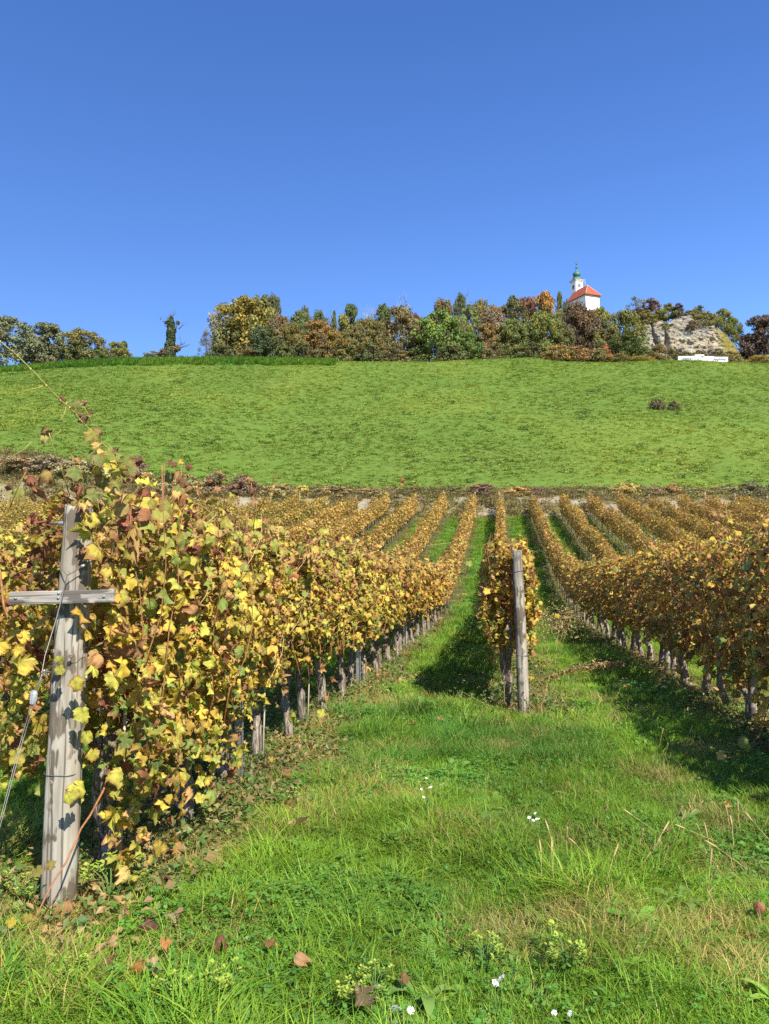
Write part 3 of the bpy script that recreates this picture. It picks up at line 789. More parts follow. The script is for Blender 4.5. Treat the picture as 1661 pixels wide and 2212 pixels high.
cl('green-gold bush on the right shoulder of the cliff', 1585, 684, 34, 742, (.145, .155, .035), 'round', 181)
cl('pale green bush in the left crevice of the cliff face', 1440, 693, 14, 712, (.19, .18, .07), 'bush', 173)
CFL = ['dry olive bush at the far left foot of the cliff', 'straw-coloured bush against the left half of the cliff foot', 'dark olive bush just left of the white wall', 'dry bush behind the left end of the white wall', 'straw-coloured bush behind the raised middle of the white wall', 'dark olive bush behind the right end of the white wall', 'dry olive bush right of the white wall']
for i, (px, ty, w) in enumerate([(1400, 748, 40), (1425, 740, 40), (1452, 752, 34), (1480, 756, 30), (1512, 754, 34), (1548, 752, 36), (1578, 756, 40)]):
    cl(CFL[i], px, ty, w, 784, [(.17, .145, .06), (.19, .15, .07), (.12, .11, .05)][i % 3], 'bush', 170.5 - (i % 2))
T('broadleaf_tree', 'dark purple tree at the far right edge beyond the cliff', 'tree', 1652, 676, 84, 178, 'round', (.075, .045, .05))
T('broadleaf_tree', 'dark blue-green lower tree left of the dark purple tree', 'tree', 1626, 716, 46, 182, 'round', (.045, .06, .05))
T('shrub', 'yellow-brown hedge bush at the far right of the meadow edge', 'shrub', 1640, 766, 60, 165, 'bush', (.20, .16, .05), 'bushes along the hilltop edge')

# dead tree wrapped in ivy
def dead_tree():
    Y = 166; b = P(369, 774, Y); z = gz1(b.x, Y) - .1
    root = empty('dead_tree', (b.x, Y, z))
    props(root, 'dead tree trunk wrapped in dark ivy with bare crooked branches', 'tree')
    def q(px, py): p = P(px, py, Y); return (p.x - root.location.x, 0, p.z - root.location.z)
    mb = MB()
    mb.tube([q(369, 776), q(367, 750), q(370, 720), q(371, 700), q(370, 684)], [.55, .5, .45, .3, .12], 8); mb.build('trunk', M['tree_bark'], root)
    dk = simple('dark_twig_bark', (.085, .075, .065), .9)
    br = [[(366, 712), (358, 704), (352, 698), (348, 690)], [(368, 705), (363, 697), (361, 690), (364, 683)], [(374, 724), (381, 716), (386, 708), (387, 700)], [(376, 757), (388, 753), (392, 744), (391, 733)], [(388, 753), (396, 750), (405, 749), (412, 747)], [(386, 711), (394, 703), (399, 700)], [(370, 690), (372, 680), (376, 674)], [(369, 690), (367, 682), (366, 672)], [(348, 690), (345, 686)], [(392, 744), (396, 740)]]
    r = np.random.default_rng(3)
    for k, w in enumerate(br):
        pts = np.array([q(*p) for p in w]); pts[:, 1] = np.linspace(0, r.normal() * .8, len(pts))
        mb = MB(); mb.tube(pts, np.linspace(.12, .035, len(pts)), 5)
        for s in range(5):
            i = r.integers(1, len(pts)); d = r.normal(size=3) * .5 + np.array([0, 0, .5])
            mb.tube([pts[i], pts[i] + d * .5, pts[i] + d * 1.0], [.03, .02, .012], 4)
        mb.build('branch', dk, root)
    n = 2600; h = r.random(n); a = r.random(n) * 6.28
    hh = np.array([0, .15, .3, .45, .7, .9, 1]); px = np.interp(h, hh, [368, 366, 366, 369, 370, 369, 370]); py = 776 + (684 - 776) * h
    w = np.interp(h, hh, [1.15, 1.3, .95, .95, .95, .6, .15]) * (.8 + .35 * vnoise(a * 1.3, h * 12))
    Pc = np.array([q(x, y) for x, y in zip(px, py)]); off = np.stack([np.cos(a), np.sin(a), 0 * a], 1)
    V, Tt, C = quad_cloud(Pc + off * w[:, None], .19, off + np.array([0, 0, .4]), .5, r, (.06, .085, .03) * (.6 + .8 * r.random((n, 1))))
    parts = [(V, Tt, C)]
    for (cx, cy, rr, nn, cc) in [(355, 763, .9, 420, (.16, .11, .045)), (383, 754, .75, 260, (.17, .12, .04)), (372, 757, .9, 260, (.15, .12, .045)), (385, 699, .4, 90, (.11, .09, .04)), (360, 698, .3, 70, (.07, .07, .04))]:
        d = r.normal(size=(nn, 3)); d /= np.linalg.norm(d, axis=1)[:, None]
        parts.append(quad_cloud(np.array(q(cx, cy)) + d * rr * (.5 + .6 * r.random((nn, 1))) + np.array([0, -.4, 0]), .17, d + [0, 0, .3], .5, r, np.array(cc) * (.6 + .8 * r.random((nn, 1)))))
    o = 0; VV = []; TT = []; CC = []
    for v, tt, c_ in parts: VV.append(v); TT.append(tt + o); CC.append(c_); o += len(v)
    link('ivy', mesh_np('ivy', np.concatenate(VV), np.concatenate(TT), M['plain'], {'col': ('FLOAT_COLOR', np.concatenate(CC))}, False), root)
dead_tree()

# bushes on the meadow and along the bank above the vines
def bush_at(px, basey, topy, w, colr, label, group, shape='bush', y0=60):
    h = hit(px, basey, y0)
    T('shrub', label, 'shrub', px, topy, w, h.y, shape, colr, group)
bush_at(1417, 884, 859, 34, (.10, .065, .05), 'dark brown bush alone on the meadow, the larger left one', 'bushes standing on the meadow')
bush_at(1452, 886, 865, 24, (.10, .065, .05), 'smaller dark brown bush leaning right on the meadow', 'bushes standing on the meadow')
bank = [(40, 1045, 985, 110, (.13, .10, .065), 'wide grey-brown bush on the bank at the far left'), (110, 1045, 980, 90, (.11, .085, .06), 'dark twiggy bush on the left bank behind the cross-barred post'), (180, 1048, 992, 90, (.14, .12, .06), 'olive grey bush on the left bank, right of the dark twiggy one'),
        (304, 1046, 980, 44, (.11, .055, .06), 'purple bush on the left bank behind the tall vine shoot'), (322, 1055, 1018, 34, (.22, .19, .04), 'yellow-leaved little bush below the purple bank bush'), (250, 1050, 1000, 70, (.15, .125, .065), 'pale olive bush on the bank left of the purple one'),
        (400, 1056, 1022, 80, (.15, .12, .06), 'rough olive bush on the bank right of the purple one'), (470, 1060, 1014, 60, (.14, .09, .055), 'brown thorny bush on the bank above the left row'), (530, 1064, 1022, 60, (.11, .06, .05), 'dark maroon bush on the bank above the left row'),
        (605, 1068, 1042, 70, (.15, .12, .05), 'low olive-brown bush on the bank right of the maroon one'), (655, 1068, 1046, 34, (.24, .20, .045), 'small yellow bush on the bank over the left row'), (720, 1070, 1048, 80, (.15, .115, .055), 'low brown scrub bush on the bank above the vines, left of the path'),
        (800, 1070, 1052, 70, (.14, .12, .055), 'low olive scrub bush on the bank, two rows left of the path'), (985, 1075, 1048, 44, (.07, .075, .03), 'dark green low bush on the bank, left of the big purple bush'), (1037, 1076, 1043, 66, (.095, .055, .045), 'big dark purple-brown bush on the bank above the path'),
        (1118, 1076, 1050, 60, (.20, .13, .05), 'orange-brown bush on the bank right of the path'), (1160, 1076, 1050, 44, (.10, .055, .055), 'purple bush touching the orange-brown one on the bank'), (1250, 1072, 1056, 60, (.13, .12, .05), 'low olive scrub bush on the bank right of the purple one'),
        (1345, 1070, 1040, 60, (.19, .155, .05), 'straw-yellow tuft-like bush on the right bank'), (1400, 1072, 1050, 50, (.12, .085, .05), 'brown low bush right of the straw-yellow one on the bank'), (1445, 1070, 1042, 36, (.20, .13, .05), 'small rust-coloured bush on the right bank'),
        (1500, 1074, 1054, 60, (.13, .12, .05), 'low grey-olive bush on the right bank'), (1570, 1076, 1050, 46, (.12, .11, .05), 'low grey-olive bush next to the dark right-hand bush'), (1612, 1082, 1040, 64, (.065, .065, .035), 'large dark green bush at the right end of the bank'), (1656, 1082, 1044, 46, (.075, .055, .04), 'dark brown-green bush at the very right of the bank')]
for (px, by, ty, w, colr, lab) in bank:
    h = hit(px, min(by, 1068), 60)
    Yb = 68.2 if px > 330 else 69.5
    T('shrub', lab, 'shrub', px, ty, w, Yb, 'bush', tuple(v * 1.9 for v in colr), 'bushes along the bank above the vineyard', sink=.2)
# ------------------------------------------------------------------ scatter: one object, instances on points (grass, weeds, tufts)
def scatter(name, pts, rot, scl, idx, tint, sources, kind='stuff', parent=None):
    """pts (n,3) rot (n,3) scl (n,3) idx (n,) tint (n,3); sources = meshes"""
    col = bpy.data.collections.new(name + '_source')
    for i, me in enumerate(sources):
        o = bpy.data.objects.new('%s_piece_%02d' % (name, i), me); col.objects.link(o)
    me = bpy.data.meshes.new(name)
    n = len(pts)
    me.vertices.add(n); me.vertices.foreach_set('co', np.asarray(pts, np.float32).ravel())
    def at(nm, ty, a, key):
        x = me.attributes.new(nm, ty, 'POINT'); x.data.foreach_set(key, np.asarray(a).ravel())
    at('rot', 'FLOAT_VECTOR', np.asarray(rot, np.float32), 'vector')
    at('scl', 'FLOAT_VECTOR', np.asarray(scl, np.float32), 'vector')
    at('idx', 'INT', np.asarray(idx, np.int32), 'value')
    at('tint', 'FLOAT_COLOR', np.concatenate([np.asarray(tint, np.float32), np.ones((n, 1), np.float32)], 1), 'color')
    g = bpy.data.node_groups.new(name + '_nodes', 'GeometryNodeTree')
    g.interface.new_socket('Geometry', in_out='INPUT', socket_type='NodeSocketGeometry')
    g.interface.new_socket('Geometry', in_out='OUTPUT', socket_type='NodeSocketGeometry')
    gi = g.nodes.new('NodeGroupInput'); go = g.nodes.new('NodeGroupOutput')
    ci = g.nodes.new('GeometryNodeCollectionInfo'); ci.inputs['Collection'].default_value = col
    ci.inputs['Separate Children'].default_value = True; ci.inputs['Reset Children'].default_value = True
    ip = g.nodes.new('GeometryNodeInstanceOnPoints'); ip.inputs['Pick Instance'].default_value = True
    def na(nm, ty):
        nd = g.nodes.new('GeometryNodeInputNamedAttribute'); nd.data_type = ty; nd.inputs['Name'].default_value = nm; return nd.outputs[0]
    L = g.links.new
    L(gi.outputs[0], ip.inputs['Points']); L(ci.outputs[0], ip.inputs['Instance'])
    L(na('idx', 'INT'), ip.inputs['Instance Index']); L(na('rot', 'FLOAT_VECTOR'), ip.inputs['Rotation']); L(na('scl', 'FLOAT_VECTOR'), ip.inputs['Scale'])
    L(ip.outputs[0], go.inputs[0])
    o = link(name, me, parent)
    md = o.modifiers.new('scatter', 'NODES'); md.node_group = g
    o['kind'] = kind
    return o

def blades(n, seed, h, w, spread, lean, c1, c2, seg=3, dry=.08, dryc=(.42, .33, .12), tipdark=1.15):
    """a tuft of grass blades"""
    r = np.random.default_rng(seed)
    a = r.random(n) * 6.283; q = np.sqrt(r.random(n)) * spread
    bx = q * np.cos(a); by = q * np.sin(a)
    a2 = a + r.normal(size=n) * .9
    H = h * (.45 + .75 * r.random(n)); L = lean * (.3 + 1.1 * r.random(n)) * H
    dx = np.cos(a2); dy = np.sin(a2); px = -dy; py = dx
    t = np.linspace(0, 1, seg + 1)
    V = []; C = []
    ww = w * (.6 + .8 * r.random(n))
    f = r.random(n)[:, None]
    base = np.array(c1) * (1 - f) + np.array(c2) * f
    isd = r.random(n) < dry
    base[isd] = np.array(dryc) * (.7 + .6 * r.random((isd.sum(), 1)))
    tw = r.normal(size=n) * .5
    for k, tt in enumerate(t):
        z = H * (tt - .28 * (L / H) * tt ** 2.2); off = L * tt ** 1.9
        wk = ww * (1 - tt ** 1.8) * .5 * (.75 + .5 * min(tt * 3, 1))
        cx = bx + dx * off; cy = by + dy * off
        ca = np.cos(tw * tt); sa = np.sin(tw * tt)
        ox = (px * ca + dx * sa) * wk; oy = (py * ca + dy * sa) * wk
        shade = 1.0 + (tipdark - 1) * tt
        if k < seg:
            V.append(np.stack([cx - ox, cy - oy, z], 1)); V.append(np.stack([cx + ox, cy + oy, z], 1))
            C.append(base * shade); C.append(base * shade)
        else:
            V.append(np.stack([cx, cy, z], 1)); C.append(base * shade)
    nv = 2 * seg + 1
    V = np.stack(V, 1).reshape(-1, 3); C = np.stack(C, 1).reshape(-1, 3)
    i = np.arange(n)[:, None] * nv; T = []
    for k in range(seg - 1):
        T.append(i + [2 * k, 2 * k + 1, 2 * k + 3]); T.append(i + [2 * k, 2 * k + 3, 2 * k + 2])
    T.append(i + [2 * seg - 2, 2 * seg - 1, 2 * seg])
    return V, np.concatenate(T), C
def tuft(name, *a, mat='grass', **k):
    V, T, C = blades(*a, **k)
    return mesh_np(name, V, T, M[mat], {'col': ('FLOAT_COLOR', C)}, True)
G1 = (.10, .215, .018); G2 = (.22, .335, .03)
fine = [tuft('grass_tuft', 62, 300 + i, .085, .0038, .10, 1.0, G1, G2, dry=.03) for i in range(4)]
longg = [tuft('grass_tuft', 42, 310 + i, .135, .0050, .09, 1.3, (.10, .22, .02), (.22, .345, .034), seg=4, dry=.025) for i in range(4)]
dryt = [tuft('dry_grass_tuft', 36, 320 + i, .115, .0034, .10, 1.3, (.25, .22, .065), (.40, .32, .11), dry=.3) for i in range(3)]
bluet = [tuft('grass_tuft', 44, 330 + i, .15, .0052, .07, 1.2, (.06, .165, .02), (.11, .235, .03), seg=4, dry=.01) for i in range(2)]
def leaf_strip(P0, d, up, L, w, prof, droop, r):
    """flat bent leaf as a strip"""
    k = len(prof); t = np.linspace(0, 1, k)
    side = np.cross(d, up); side /= np.linalg.norm(side) + 1e-9
    c = P0 + np.outer(t * L, d) + np.outer(np.sin(t * 1.6) * L * .45 - droop * L * t ** 2, up)
    lo = c - side * (np.array(prof) * w)[:, None]; hi = c + side * (np.array(prof) * w)[:, None]
    V = np.stack([lo, c - np.outer(np.array(prof) * w * .25, up), hi], 1).reshape(-1, 3)
    q = []
    for i in range(k - 1):
        for j in range(2): q.append((3 * i + j, 3 * i + j + 1, 3 * i + 4 + j, 3 * i + 3 + j))
    return V, q
def rosette(seed, n, L, w, c1, c2, up=.8):
    r = np.random.default_rng(seed); mb = MB()
    for k in range(n):
        a = k / n * 6.283 + r.normal() * .4; d = np.array([math.cos(a), math.sin(a), .15]); f = r.random()
        mb.col = np.array(c1) * (1 - f) + np.array(c2) * f
        V, q = leaf_strip(np.array([0, 0, .01]), d, np.array([0, 0, up]), L * (.6 + .6 * r.random()), w * (.7 + .5 * r.random()), [.12, .55, .9, 1, .75, .08], .35 + .4 * r.random(), r)
        mb.add(V, None, q)
    return mb.mesh('broad_leaf_rosette', M['weed'], True, True)
ros = [rosette(340 + i, 9, .13, .021, (.10, .22, .03), (.19, .32, .05)) for i in range(3)]
dock = [rosette(345 + i, 7, .15, .024, (.10, .20, .04), (.17, .27, .06), 1.3) for i in range(2)]
def yarrow(seed):
    r = np.random.default_rng(seed); mb = MB()
    for k in range(11):
        a = r.random() * 6.283; L = .12 * (.6 + .8 * r.random()); f = r.random()
        d = np.array([math.cos(a), math.sin(a)]); lift = .15 + .4 * r.random()
        b0 = np.array([r.normal() * .035, r.normal() * .035])
        mb.col = np.array((.075, .20, .02)) * (1 - f) + np.array((.14, .30, .03)) * f
        V = []; Tt = []
        for j in range(11):
            t = j / 11; c = np.array([*(b0 + d * L * t * .9), L * lift * math.sin(t * 1.5) * .75]); s = .022 * math.sin(math.pi * (t * .85 + .12))
            for sg in (-1, 1):
                sd = np.array([-d[1] * sg + d[0] * .5, d[0] * sg + d[1] * .5, .25]) * s
                fw = np.array([d[0], d[1], .5]) * .0035
                m = len(V); V += [c - fw, c + fw, c + sd]; Tt.append((m, m + 1, m + 2))
        mb.add(V, Tt)
    return mb.mesh('feathery_leaves', M['weed'], False, True)
yar = [yarrow(350 + i) for i in range(3)]
def clover(seed):
    r = np.random.default_rng(seed); mb = MB()
    for k in range(16):
        p = np.array([r.normal() * .06, r.normal() * .06, .03 + .06 * r.random()]); f = r.random(); s = .0105 * (.7 + .6 * r.random())
        mb.col = np.array((.065, .18, .028)) * (1 - f) + np.array((.13, .27, .04)) * f
        a0 = r.random() * 6.28; tl = r.normal(size=2) * .25
        for j in range(3):
            a = a0 + j * 2.094; d = np.array([math.cos(a), math.sin(a), tl[0]]); e = np.array([-math.sin(a), math.cos(a), tl[1]])
            mb.add([p, p + d * s + e * s * .75, p + d * s * 1.7 + e * s * .3, p + d * s * 1.7 - e * s * .3, p + d * s - e * s * .75], [(0, 1, 2), (0, 2, 3), (0, 3, 4)])
    return mb.mesh('clover_leaves', M['weed'], False, True)
clo = [clover(360 + i) for i in range(2)]
def ivyweed(seed, c1, c2, n=26, sp=.11, hh=.16, s0=.022):
    """small leafy ground weed"""
    r = np.random.default_rng(seed)
    Pc = np.stack([r.normal(size=n) * sp, r.normal(size=n) * sp, r.random(n) * hh], 1)
    f = r.random((n, 1)); col = np.array(c1) * (1 - f) + np.array(c2) * f
    V, T, C = quad_cloud(Pc, s0, np.tile([0, 0, 1.0], (n, 1)), .5, r, col, 1.2)
    return mesh_np('leafy_weed', V, T, M['weed'], {'col': ('FLOAT_COLOR', C)}, False)
lit = [ivyweed(376, (.17, .08, .045), (.42, .26, .12), 5, .10, .06, .042), ivyweed(377, (.13, .065, .045), (.34, .17, .08), 4, .12, .05, .04)]
iw = [ivyweed(370 + i, (.06, .12, .03), (.15, .20, .05)) for i in range(2)] + [ivyweed(375, (.16, .12, .05), (.26, .20, .08))]
SRC = fine + longg + dryt + bluet + ros + dock + yar + clo + iw + lit
KI = {}
o_ = 0
for nm, l_ in (('fine', fine), ('long', longg), ('dry', dryt), ('blue', bluet), ('ros', ros), ('dock', dock), ('yar', yar), ('clo', clo), ('iw', iw), ('lit', lit)):
    KI[nm] = (o_, len(l_)); o_ += len(l_)

def region(n, y0, y1, seed, margin=.6, pw=1.0):
    """points in the seen wedge between y0 and y1 (a bit wider than the frame)"""
    r = np.random.default_rng(seed)
    y = (y0 ** (1 + pw) + (y1 ** (1 + pw) - y0 ** (1 + pw)) * r.random(n)) ** (1 / (1 + pw))
    x = (r.random(n) * 2 - 1) * (y * .5 + margin)
    return r, x, y
STRAW = []
for (sx, sy, sw, sd, q_) in [(1230, 1850, .2, .22, .6), (1480, 1870, .28, .22, .6), (1610, 1930, .2, .2, .5), (1010, 1830, .25, .25, .5), (420, 1850, .25, .3, .9), (300, 2130, .35, .25, .6), (60, 2120, .3, .3, .7), (1000, 2040, .2, .15, .6), (1290, 2020, .3, .2, .5), (1150, 1620, .5, .5, .35), (830, 1790, .25, .2, .4)]:
    h_ = hit(sx, sy); STRAW.append((h_.x, h_.y, sw, sd, q_))
def grass(name, n, y0, y1, seed, scale=1.0, margin=.7, label=None, xlim=None):
    r, x, y = region(n, y0, y1, seed, margin)
    if xlim:
        k = (x > xlim[0]) & (x < xlim[1]); x = x[k]; y = y[k]
    n = len(x)
    u = x - ROWK * y
    rd = np.abs((u + 2.09 + 1.215) % 2.43 - 1.215)
    # rows exist from their end posts on
    rowid = np.round((u + 2.09) / 2.43)
    start = np.where(rowid == 0, 3.7, np.where(rowid == 1, 9.3, 4.5))
    wide = np.where((rowid == 0) & (y < 14), .95, .62)
    under = (1 - smooth(.25, wide, rd + (vnoise(x * 3, y * 3) - .5) * .45)) * (y > start - .4)
    p1 = fbm(x * .9 + 3, y * .9, 3); p2 = fbm(x * .55 + 30, y * .55 + 8, 3); p3 = fbm(x * 1.4 + 60, y * 1.4, 2); p4 = vnoise(x * .8 + 90, y * .8)
    rr = r.random(n)
    idx = np.zeros(n, int)
    def pick(kind, mask):
        a, b = KI[kind]; idx[mask] = a + r.integers(0, b, mask.sum())
    al = np.ones(n, bool); pick('fine', al)
    pick('long', (rr < smooth(.42, .62, p1) * .6))
    rr = r.random(n); pick('blue', (rr < smooth(.60, .68, p2) * .4))
    dryp = smooth(.54, .68, p3) * .6 + .5 * smooth(1.0, 1.9, u) * smooth(3.2, 3.8, y) * (1 - smooth(6, 7.5, y)) * smooth(.44, .6, p1)
    for (qx, qy, qa, qb, qw) in STRAW:
        dryp = dryp + qw * np.exp(-((x - qx) / qa) ** 2 - ((y - qy) / qb) ** 2)
    rr = r.random(n); pick('dry', (rr < dryp * .8 + .02))
    yz = np.exp(-((x - .05) / .6) ** 2 - ((y - 3.0) / .4) ** 2) + .2 * smooth(.6, .7, p4)
    rr = r.random(n); pick('yar', (rr < yz * .6 + .03))
    rr = r.random(n); pick('clo', (rr < smooth(.60, .74, vnoise(x * 1.3 + 7, y * 1.3 + 33)) * .28))
    rr = r.random(n); pick('clo', (rr < .05)); rr = r.random(n); pick('ros', (rr < .03 + .05 * (p4 > .6)))
    rr = r.random(n); pick('dock', (rr < .006))
    # strip under the vines: dry straw, leafy weeds, thin cover
    rr = r.random(n)
    m = under > .5
    pick('dry', m & (rr < .48)); pick('iw', m & (rr > .48) & (rr < .66)); pick('clo', m & (rr > .66) & (rr < .78)); pick('lit', m & (rr > .78) & (rr < .84))
    rr = r.random(n); pick('lit', (under > .05) & (under < .5) & (rr < .03))
    keep = ~(m & (r.random(n) < .35))
    sc = scale * (.7 + .6 * r.random(n)) * (.75 + .6 * p2)
    sc = np.where(idx >= KI['ros'][0], scale * (.7 + .6 * r.random(n)), sc)
    sc = np.where(under > .35, sc * .72, sc * (.82 + .22 * smooth(.60, .68, p1)))
    tint = (.56 + .86 * fbm(x * .8 + 11, y * .8 + 2, 3))[:, None] * np.stack([.86 + .5 * p1 * r.random(n) , np.ones(n) * 1.0, .85 + .2 * r.random(n)], 1) * (.8 + .4 * r.random((n, 1)))
    z = gz(x, y)
    pts = np.stack([x, y, z - .004], 1)
    rot = np.stack([r.normal(size=n) * .12, r.normal(size=n) * .12, r.random(n) * 6.283], 1)
    S = np.stack([sc, sc, sc * (.8 + .5 * r.random(n))], 1)
    o = scatter(name, pts[keep], rot[keep], S[keep], idx[keep], tint[keep], SRC)
    o['label'] = label
    o['category'] = 'grass'
    return o
grass('grass', 27000, 2.0, 8.0, 1, 1.0, .7, 'lush mixed grass and weeds in the foreground between the vine rows')
grass('grass', 17000, 8.0, 20.0, 2, 1.35, .5, 'green grass strip further along the path between the rows')
grass('grass', 16000, 20.0, 64.0, 3, 2.4, .5, 'bright green grass lanes between the far vine rows', (-16, 32))

# meadow tufts on the hill
def tufts_far():
    V = []; src = []
    for i in range(4):
        src.append(tuft('meadow_tuft', 26, 400 + i, .20, .05, .30, 1.4, (.125, .20, .026), (.20, .265, .036), seg=2, dry=.03, dryc=(.3, .27, .08)))
    for i in range(2): src.append(ivyweed(410 + i, (.12, .19, .024), (.21, .265, .034), 30, .24, .17, .075))
    src.append(tuft('meadow_tuft', 30, 420, .75, .06, .3, .6, (.07, .165, .018), (.12, .225, .026), seg=2, dry=0.0))
    src.append(tuft('dry_tuft', 30, 421, .5, .03, .3, .8, (.17, .13, .05), (.27, .21, .09), seg=2, dry=.2))
    src.append(ivyweed(412, (.035, .08, .014), (.07, .14, .02), 36, .3, .4, .09))
    n = 46000; r = np.random.default_rng(77)
    y = 66 + (168 - 66) * r.random(n) ** .85; x = (r.random(n) * 2 - 1) * (y * .5 + 4)
    p = fbm(x / 6 + 5, y / 6, 3); p2 = fbm(x / 14, y / 22 + 3, 4)
    keep = r.random(n) < .62 + .4 * smooth(.40, .6, p)
    bandm = (y > 149 + 3 * (p - .5)) & (x < -10 + 6 * (p - .5)) & (y < 168)
    x = x[keep | bandm]; y = y[keep | bandm]; p = p[keep | bandm]; p2 = p2[keep | bandm]; n = len(x)
    bandm = (y > 149 + 3 * (p - .5)) & (x < -10 + 6 * (p - .5))
    idx = r.integers(0, 6, n)
    idx[(r.random(n) < .022) & (fbm(x / 11 + 70, y / 11, 2) > .5)] = 8
    idx[bandm] = 6
    lowb = y < 69.5 + 1.5 * smooth(-10, -38, x)
    idx[lowb & (r.random(n) < .75)] = 7
    sc = (.5 + .8 * r.random(n) ** 2.2); sc[bandm] = .9 + .7 * r.random(bandm.sum())
    tint = (.80 + .5 * p2)[:, None] * np.stack([.86 + .28 * r.random(n), .95 + .12 * r.random(n), np.ones(n)], 1)
    yl = smooth(.45, .65, p2)[:, None]; tint = tint * (1 - yl) + tint * np.array([1.18, 1.02, .95]) * yl
    rot = np.stack([np.full(n, .33), np.zeros(n), np.zeros(n)], 1); rot[:, 2] = 0
    rot = np.stack([r.normal(size=n) * .1 + .25, r.normal(size=n) * .1, r.random(n) * 6.283 * 0 + r.normal(size=n) * 1.2], 1)
    o = scatter('meadow_tufts', np.stack([x, y, gz(x, y) - .02], 1), rot, np.stack([sc, sc, sc * .9], 1), idx, tint, src)
    o['label'] = 'grass tufts and low weeds covering the hillside meadow'; o['category'] = 'grass'
    # scrubby bank above the vines
    n = 7000
    y = 62.8 + 7.0 * r.random(n) ** .9; x = (r.random(n) * 2 - 1) * 38
    p = fbm(x / 2.2, y / 1.3 + 50, 4) + .20 * smooth(-20, -34, x) - .04
    y = y + 2.2 * smooth(-10, -38, x) * (y - 62.8) / 7
    k = (p < .50) | (y > 67.0) | (r.random(n) < .12); x = x[k]; y = y[k]; n = len(x)
    src2 = [tuft('dry_tuft', 26, 430 + i, .42, .022, .22, .9, c1, c2, seg=2, dry=.2) for i, (c1, c2) in enumerate([((.22, .18, .075), (.34, .28, .12)), ((.15, .18, .045), (.24, .24, .07)), ((.18, .12, .07), (.28, .20, .11))])]
    src2 += [ivyweed(440, (.12, .14, .04), (.24, .22, .07), 30, .22, .35, .06), ivyweed(441, (.18, .12, .065), (.28, .20, .09), 30, .22, .4, .055)]
    sc = .5 + .9 * r.random(n)
    o = scatter('bank_scrub', np.stack([x, y, gz(x, y) - .03], 1), np.stack([r.normal(size=n) * .15, r.normal(size=n) * .15, r.random(n) * 6.28], 1), np.stack([sc, sc, sc], 1), r.integers(0, 5, n), .75 + .5 * r.random((n, 1)) * np.ones((1, 3)), src2)
    o['label'] = 'dry grass and weeds on the bare bank above the vineyard'; o['category'] = 'scrub'
tufts_far()
# ------------------------------------------------------------------ grape leaves
_ang = np.array([-180, -165, -135, -108, -80, -52, -27, 0, 27, 52, 80, 108, 135, 165, 180.])
_rad = np.array([.18, .64, .70, .82, .76, .94, .84, 1.04, .84, .94, .76, .82, .70, .64, .18])
def leaf_template(seed, curl, fold, ripple, crumple=0.0, hi=True):
    r = np.random.default_rng(seed)
    if hi:
        ao = np.linspace(-172, 172, 25)
        ro = np.interp(ao, _ang, _rad) * (1 + np.where(np.arange(25) % 2, -.10, .07)) * (1 + r.normal(size=25) * .05)
        ai = np.linspace(-172, 172, 13)[:-1] + 14.3; ri = np.interp(ai, _ang, _rad) * .52
        a = np.radians(np.concatenate([ai, ao])); rr = np.concatenate([ri, ro])
        V = np.concatenate([[[0, 0]], np.stack([np.sin(a) * rr, np.cos(a) * rr], 1)]); e = np.concatenate([[0], np.full(12, .5), np.full(25, 1.0)])
        T = [(0, 2 + k, 1 + k) for k in range(11)]
        for k in range(12):
            o = 13 + 2 * k; i = 1 + k
            T += [(i, o + 1, o), (i, o + 2, o + 1)]
            if k < 11: T.append((i, i + 1, o + 2))
        T.append((0, 1, 13)); T.append((0, 37, 12))
    else:
        ao = np.array([-165, -108, -80, -52, -27, 0, 27, 52, 80, 108, 165.]); ro = np.interp(ao, _ang, _rad) * (1 + r.normal(size=11) * .06)
        a = np.radians(ao); V = np.concatenate([[[0, 0]], np.stack([np.sin(a) * ro, np.cos(a) * ro], 1)]); e = np.concatenate([[0], np.full(11, 1.0)])
        T = [(0, 2 + k, 1 + k) for k in range(10)]
    x = V[:, 0].copy(); y = V[:, 1].copy()
    rad = np.hypot(x, y); th = np.arctan2(x, y)
    z = -fold * np.abs(x) - curl * rad ** 2 + ripple * np.sin(th * 5 + seed) * rad ** 1.5 * .5 + crumple * r.normal(size=len(x)) * rad
    sh = 1 - .30 * crumple * 2 * (rad > .7)
    X = x * sh * (1 - .25 * abs(fold)); Yy = y * sh * (1 - .2 * abs(curl))
    P3 = np.stack([X, Yy, z], 1)
    lp = np.stack([x, y, np.zeros(len(x))], 1)
    return P3, np.array(T), e, lp
LT = [leaf_template(i, c_, f_, rp, cr) for i, (c_, f_, rp, cr) in enumerate([(.2, .25, .45, .07), (.4, -.3, .5, .08), (.1, .5, .5, .09), (.6, .15, .6, .10), (.3, .75, .5, .08), (-.3, .35, .55, .09), (.75, .8, .6, .2), (.9, -.5, .7, .26), (-.6, .9, .7, .24)])]
NF = 6                                                          # first six fresh, last three dried and curled
LL = [leaf_template(20 + i, c_, f_, .3, .06, False) for i, (c_, f_) in enumerate([(.2, .2), (.4, -.2), (.1, .5), (.6, .4)])]
LEAF_ME = []
for i, (v, t_, e, lp) in enumerate(LT):
    LEAF_ME.append(mesh_np('grape_leaf', v, t_, M['leaf_single'], {'edge': ('FLOAT', e), 'lp': ('FLOAT_VECTOR', lp)}, True))

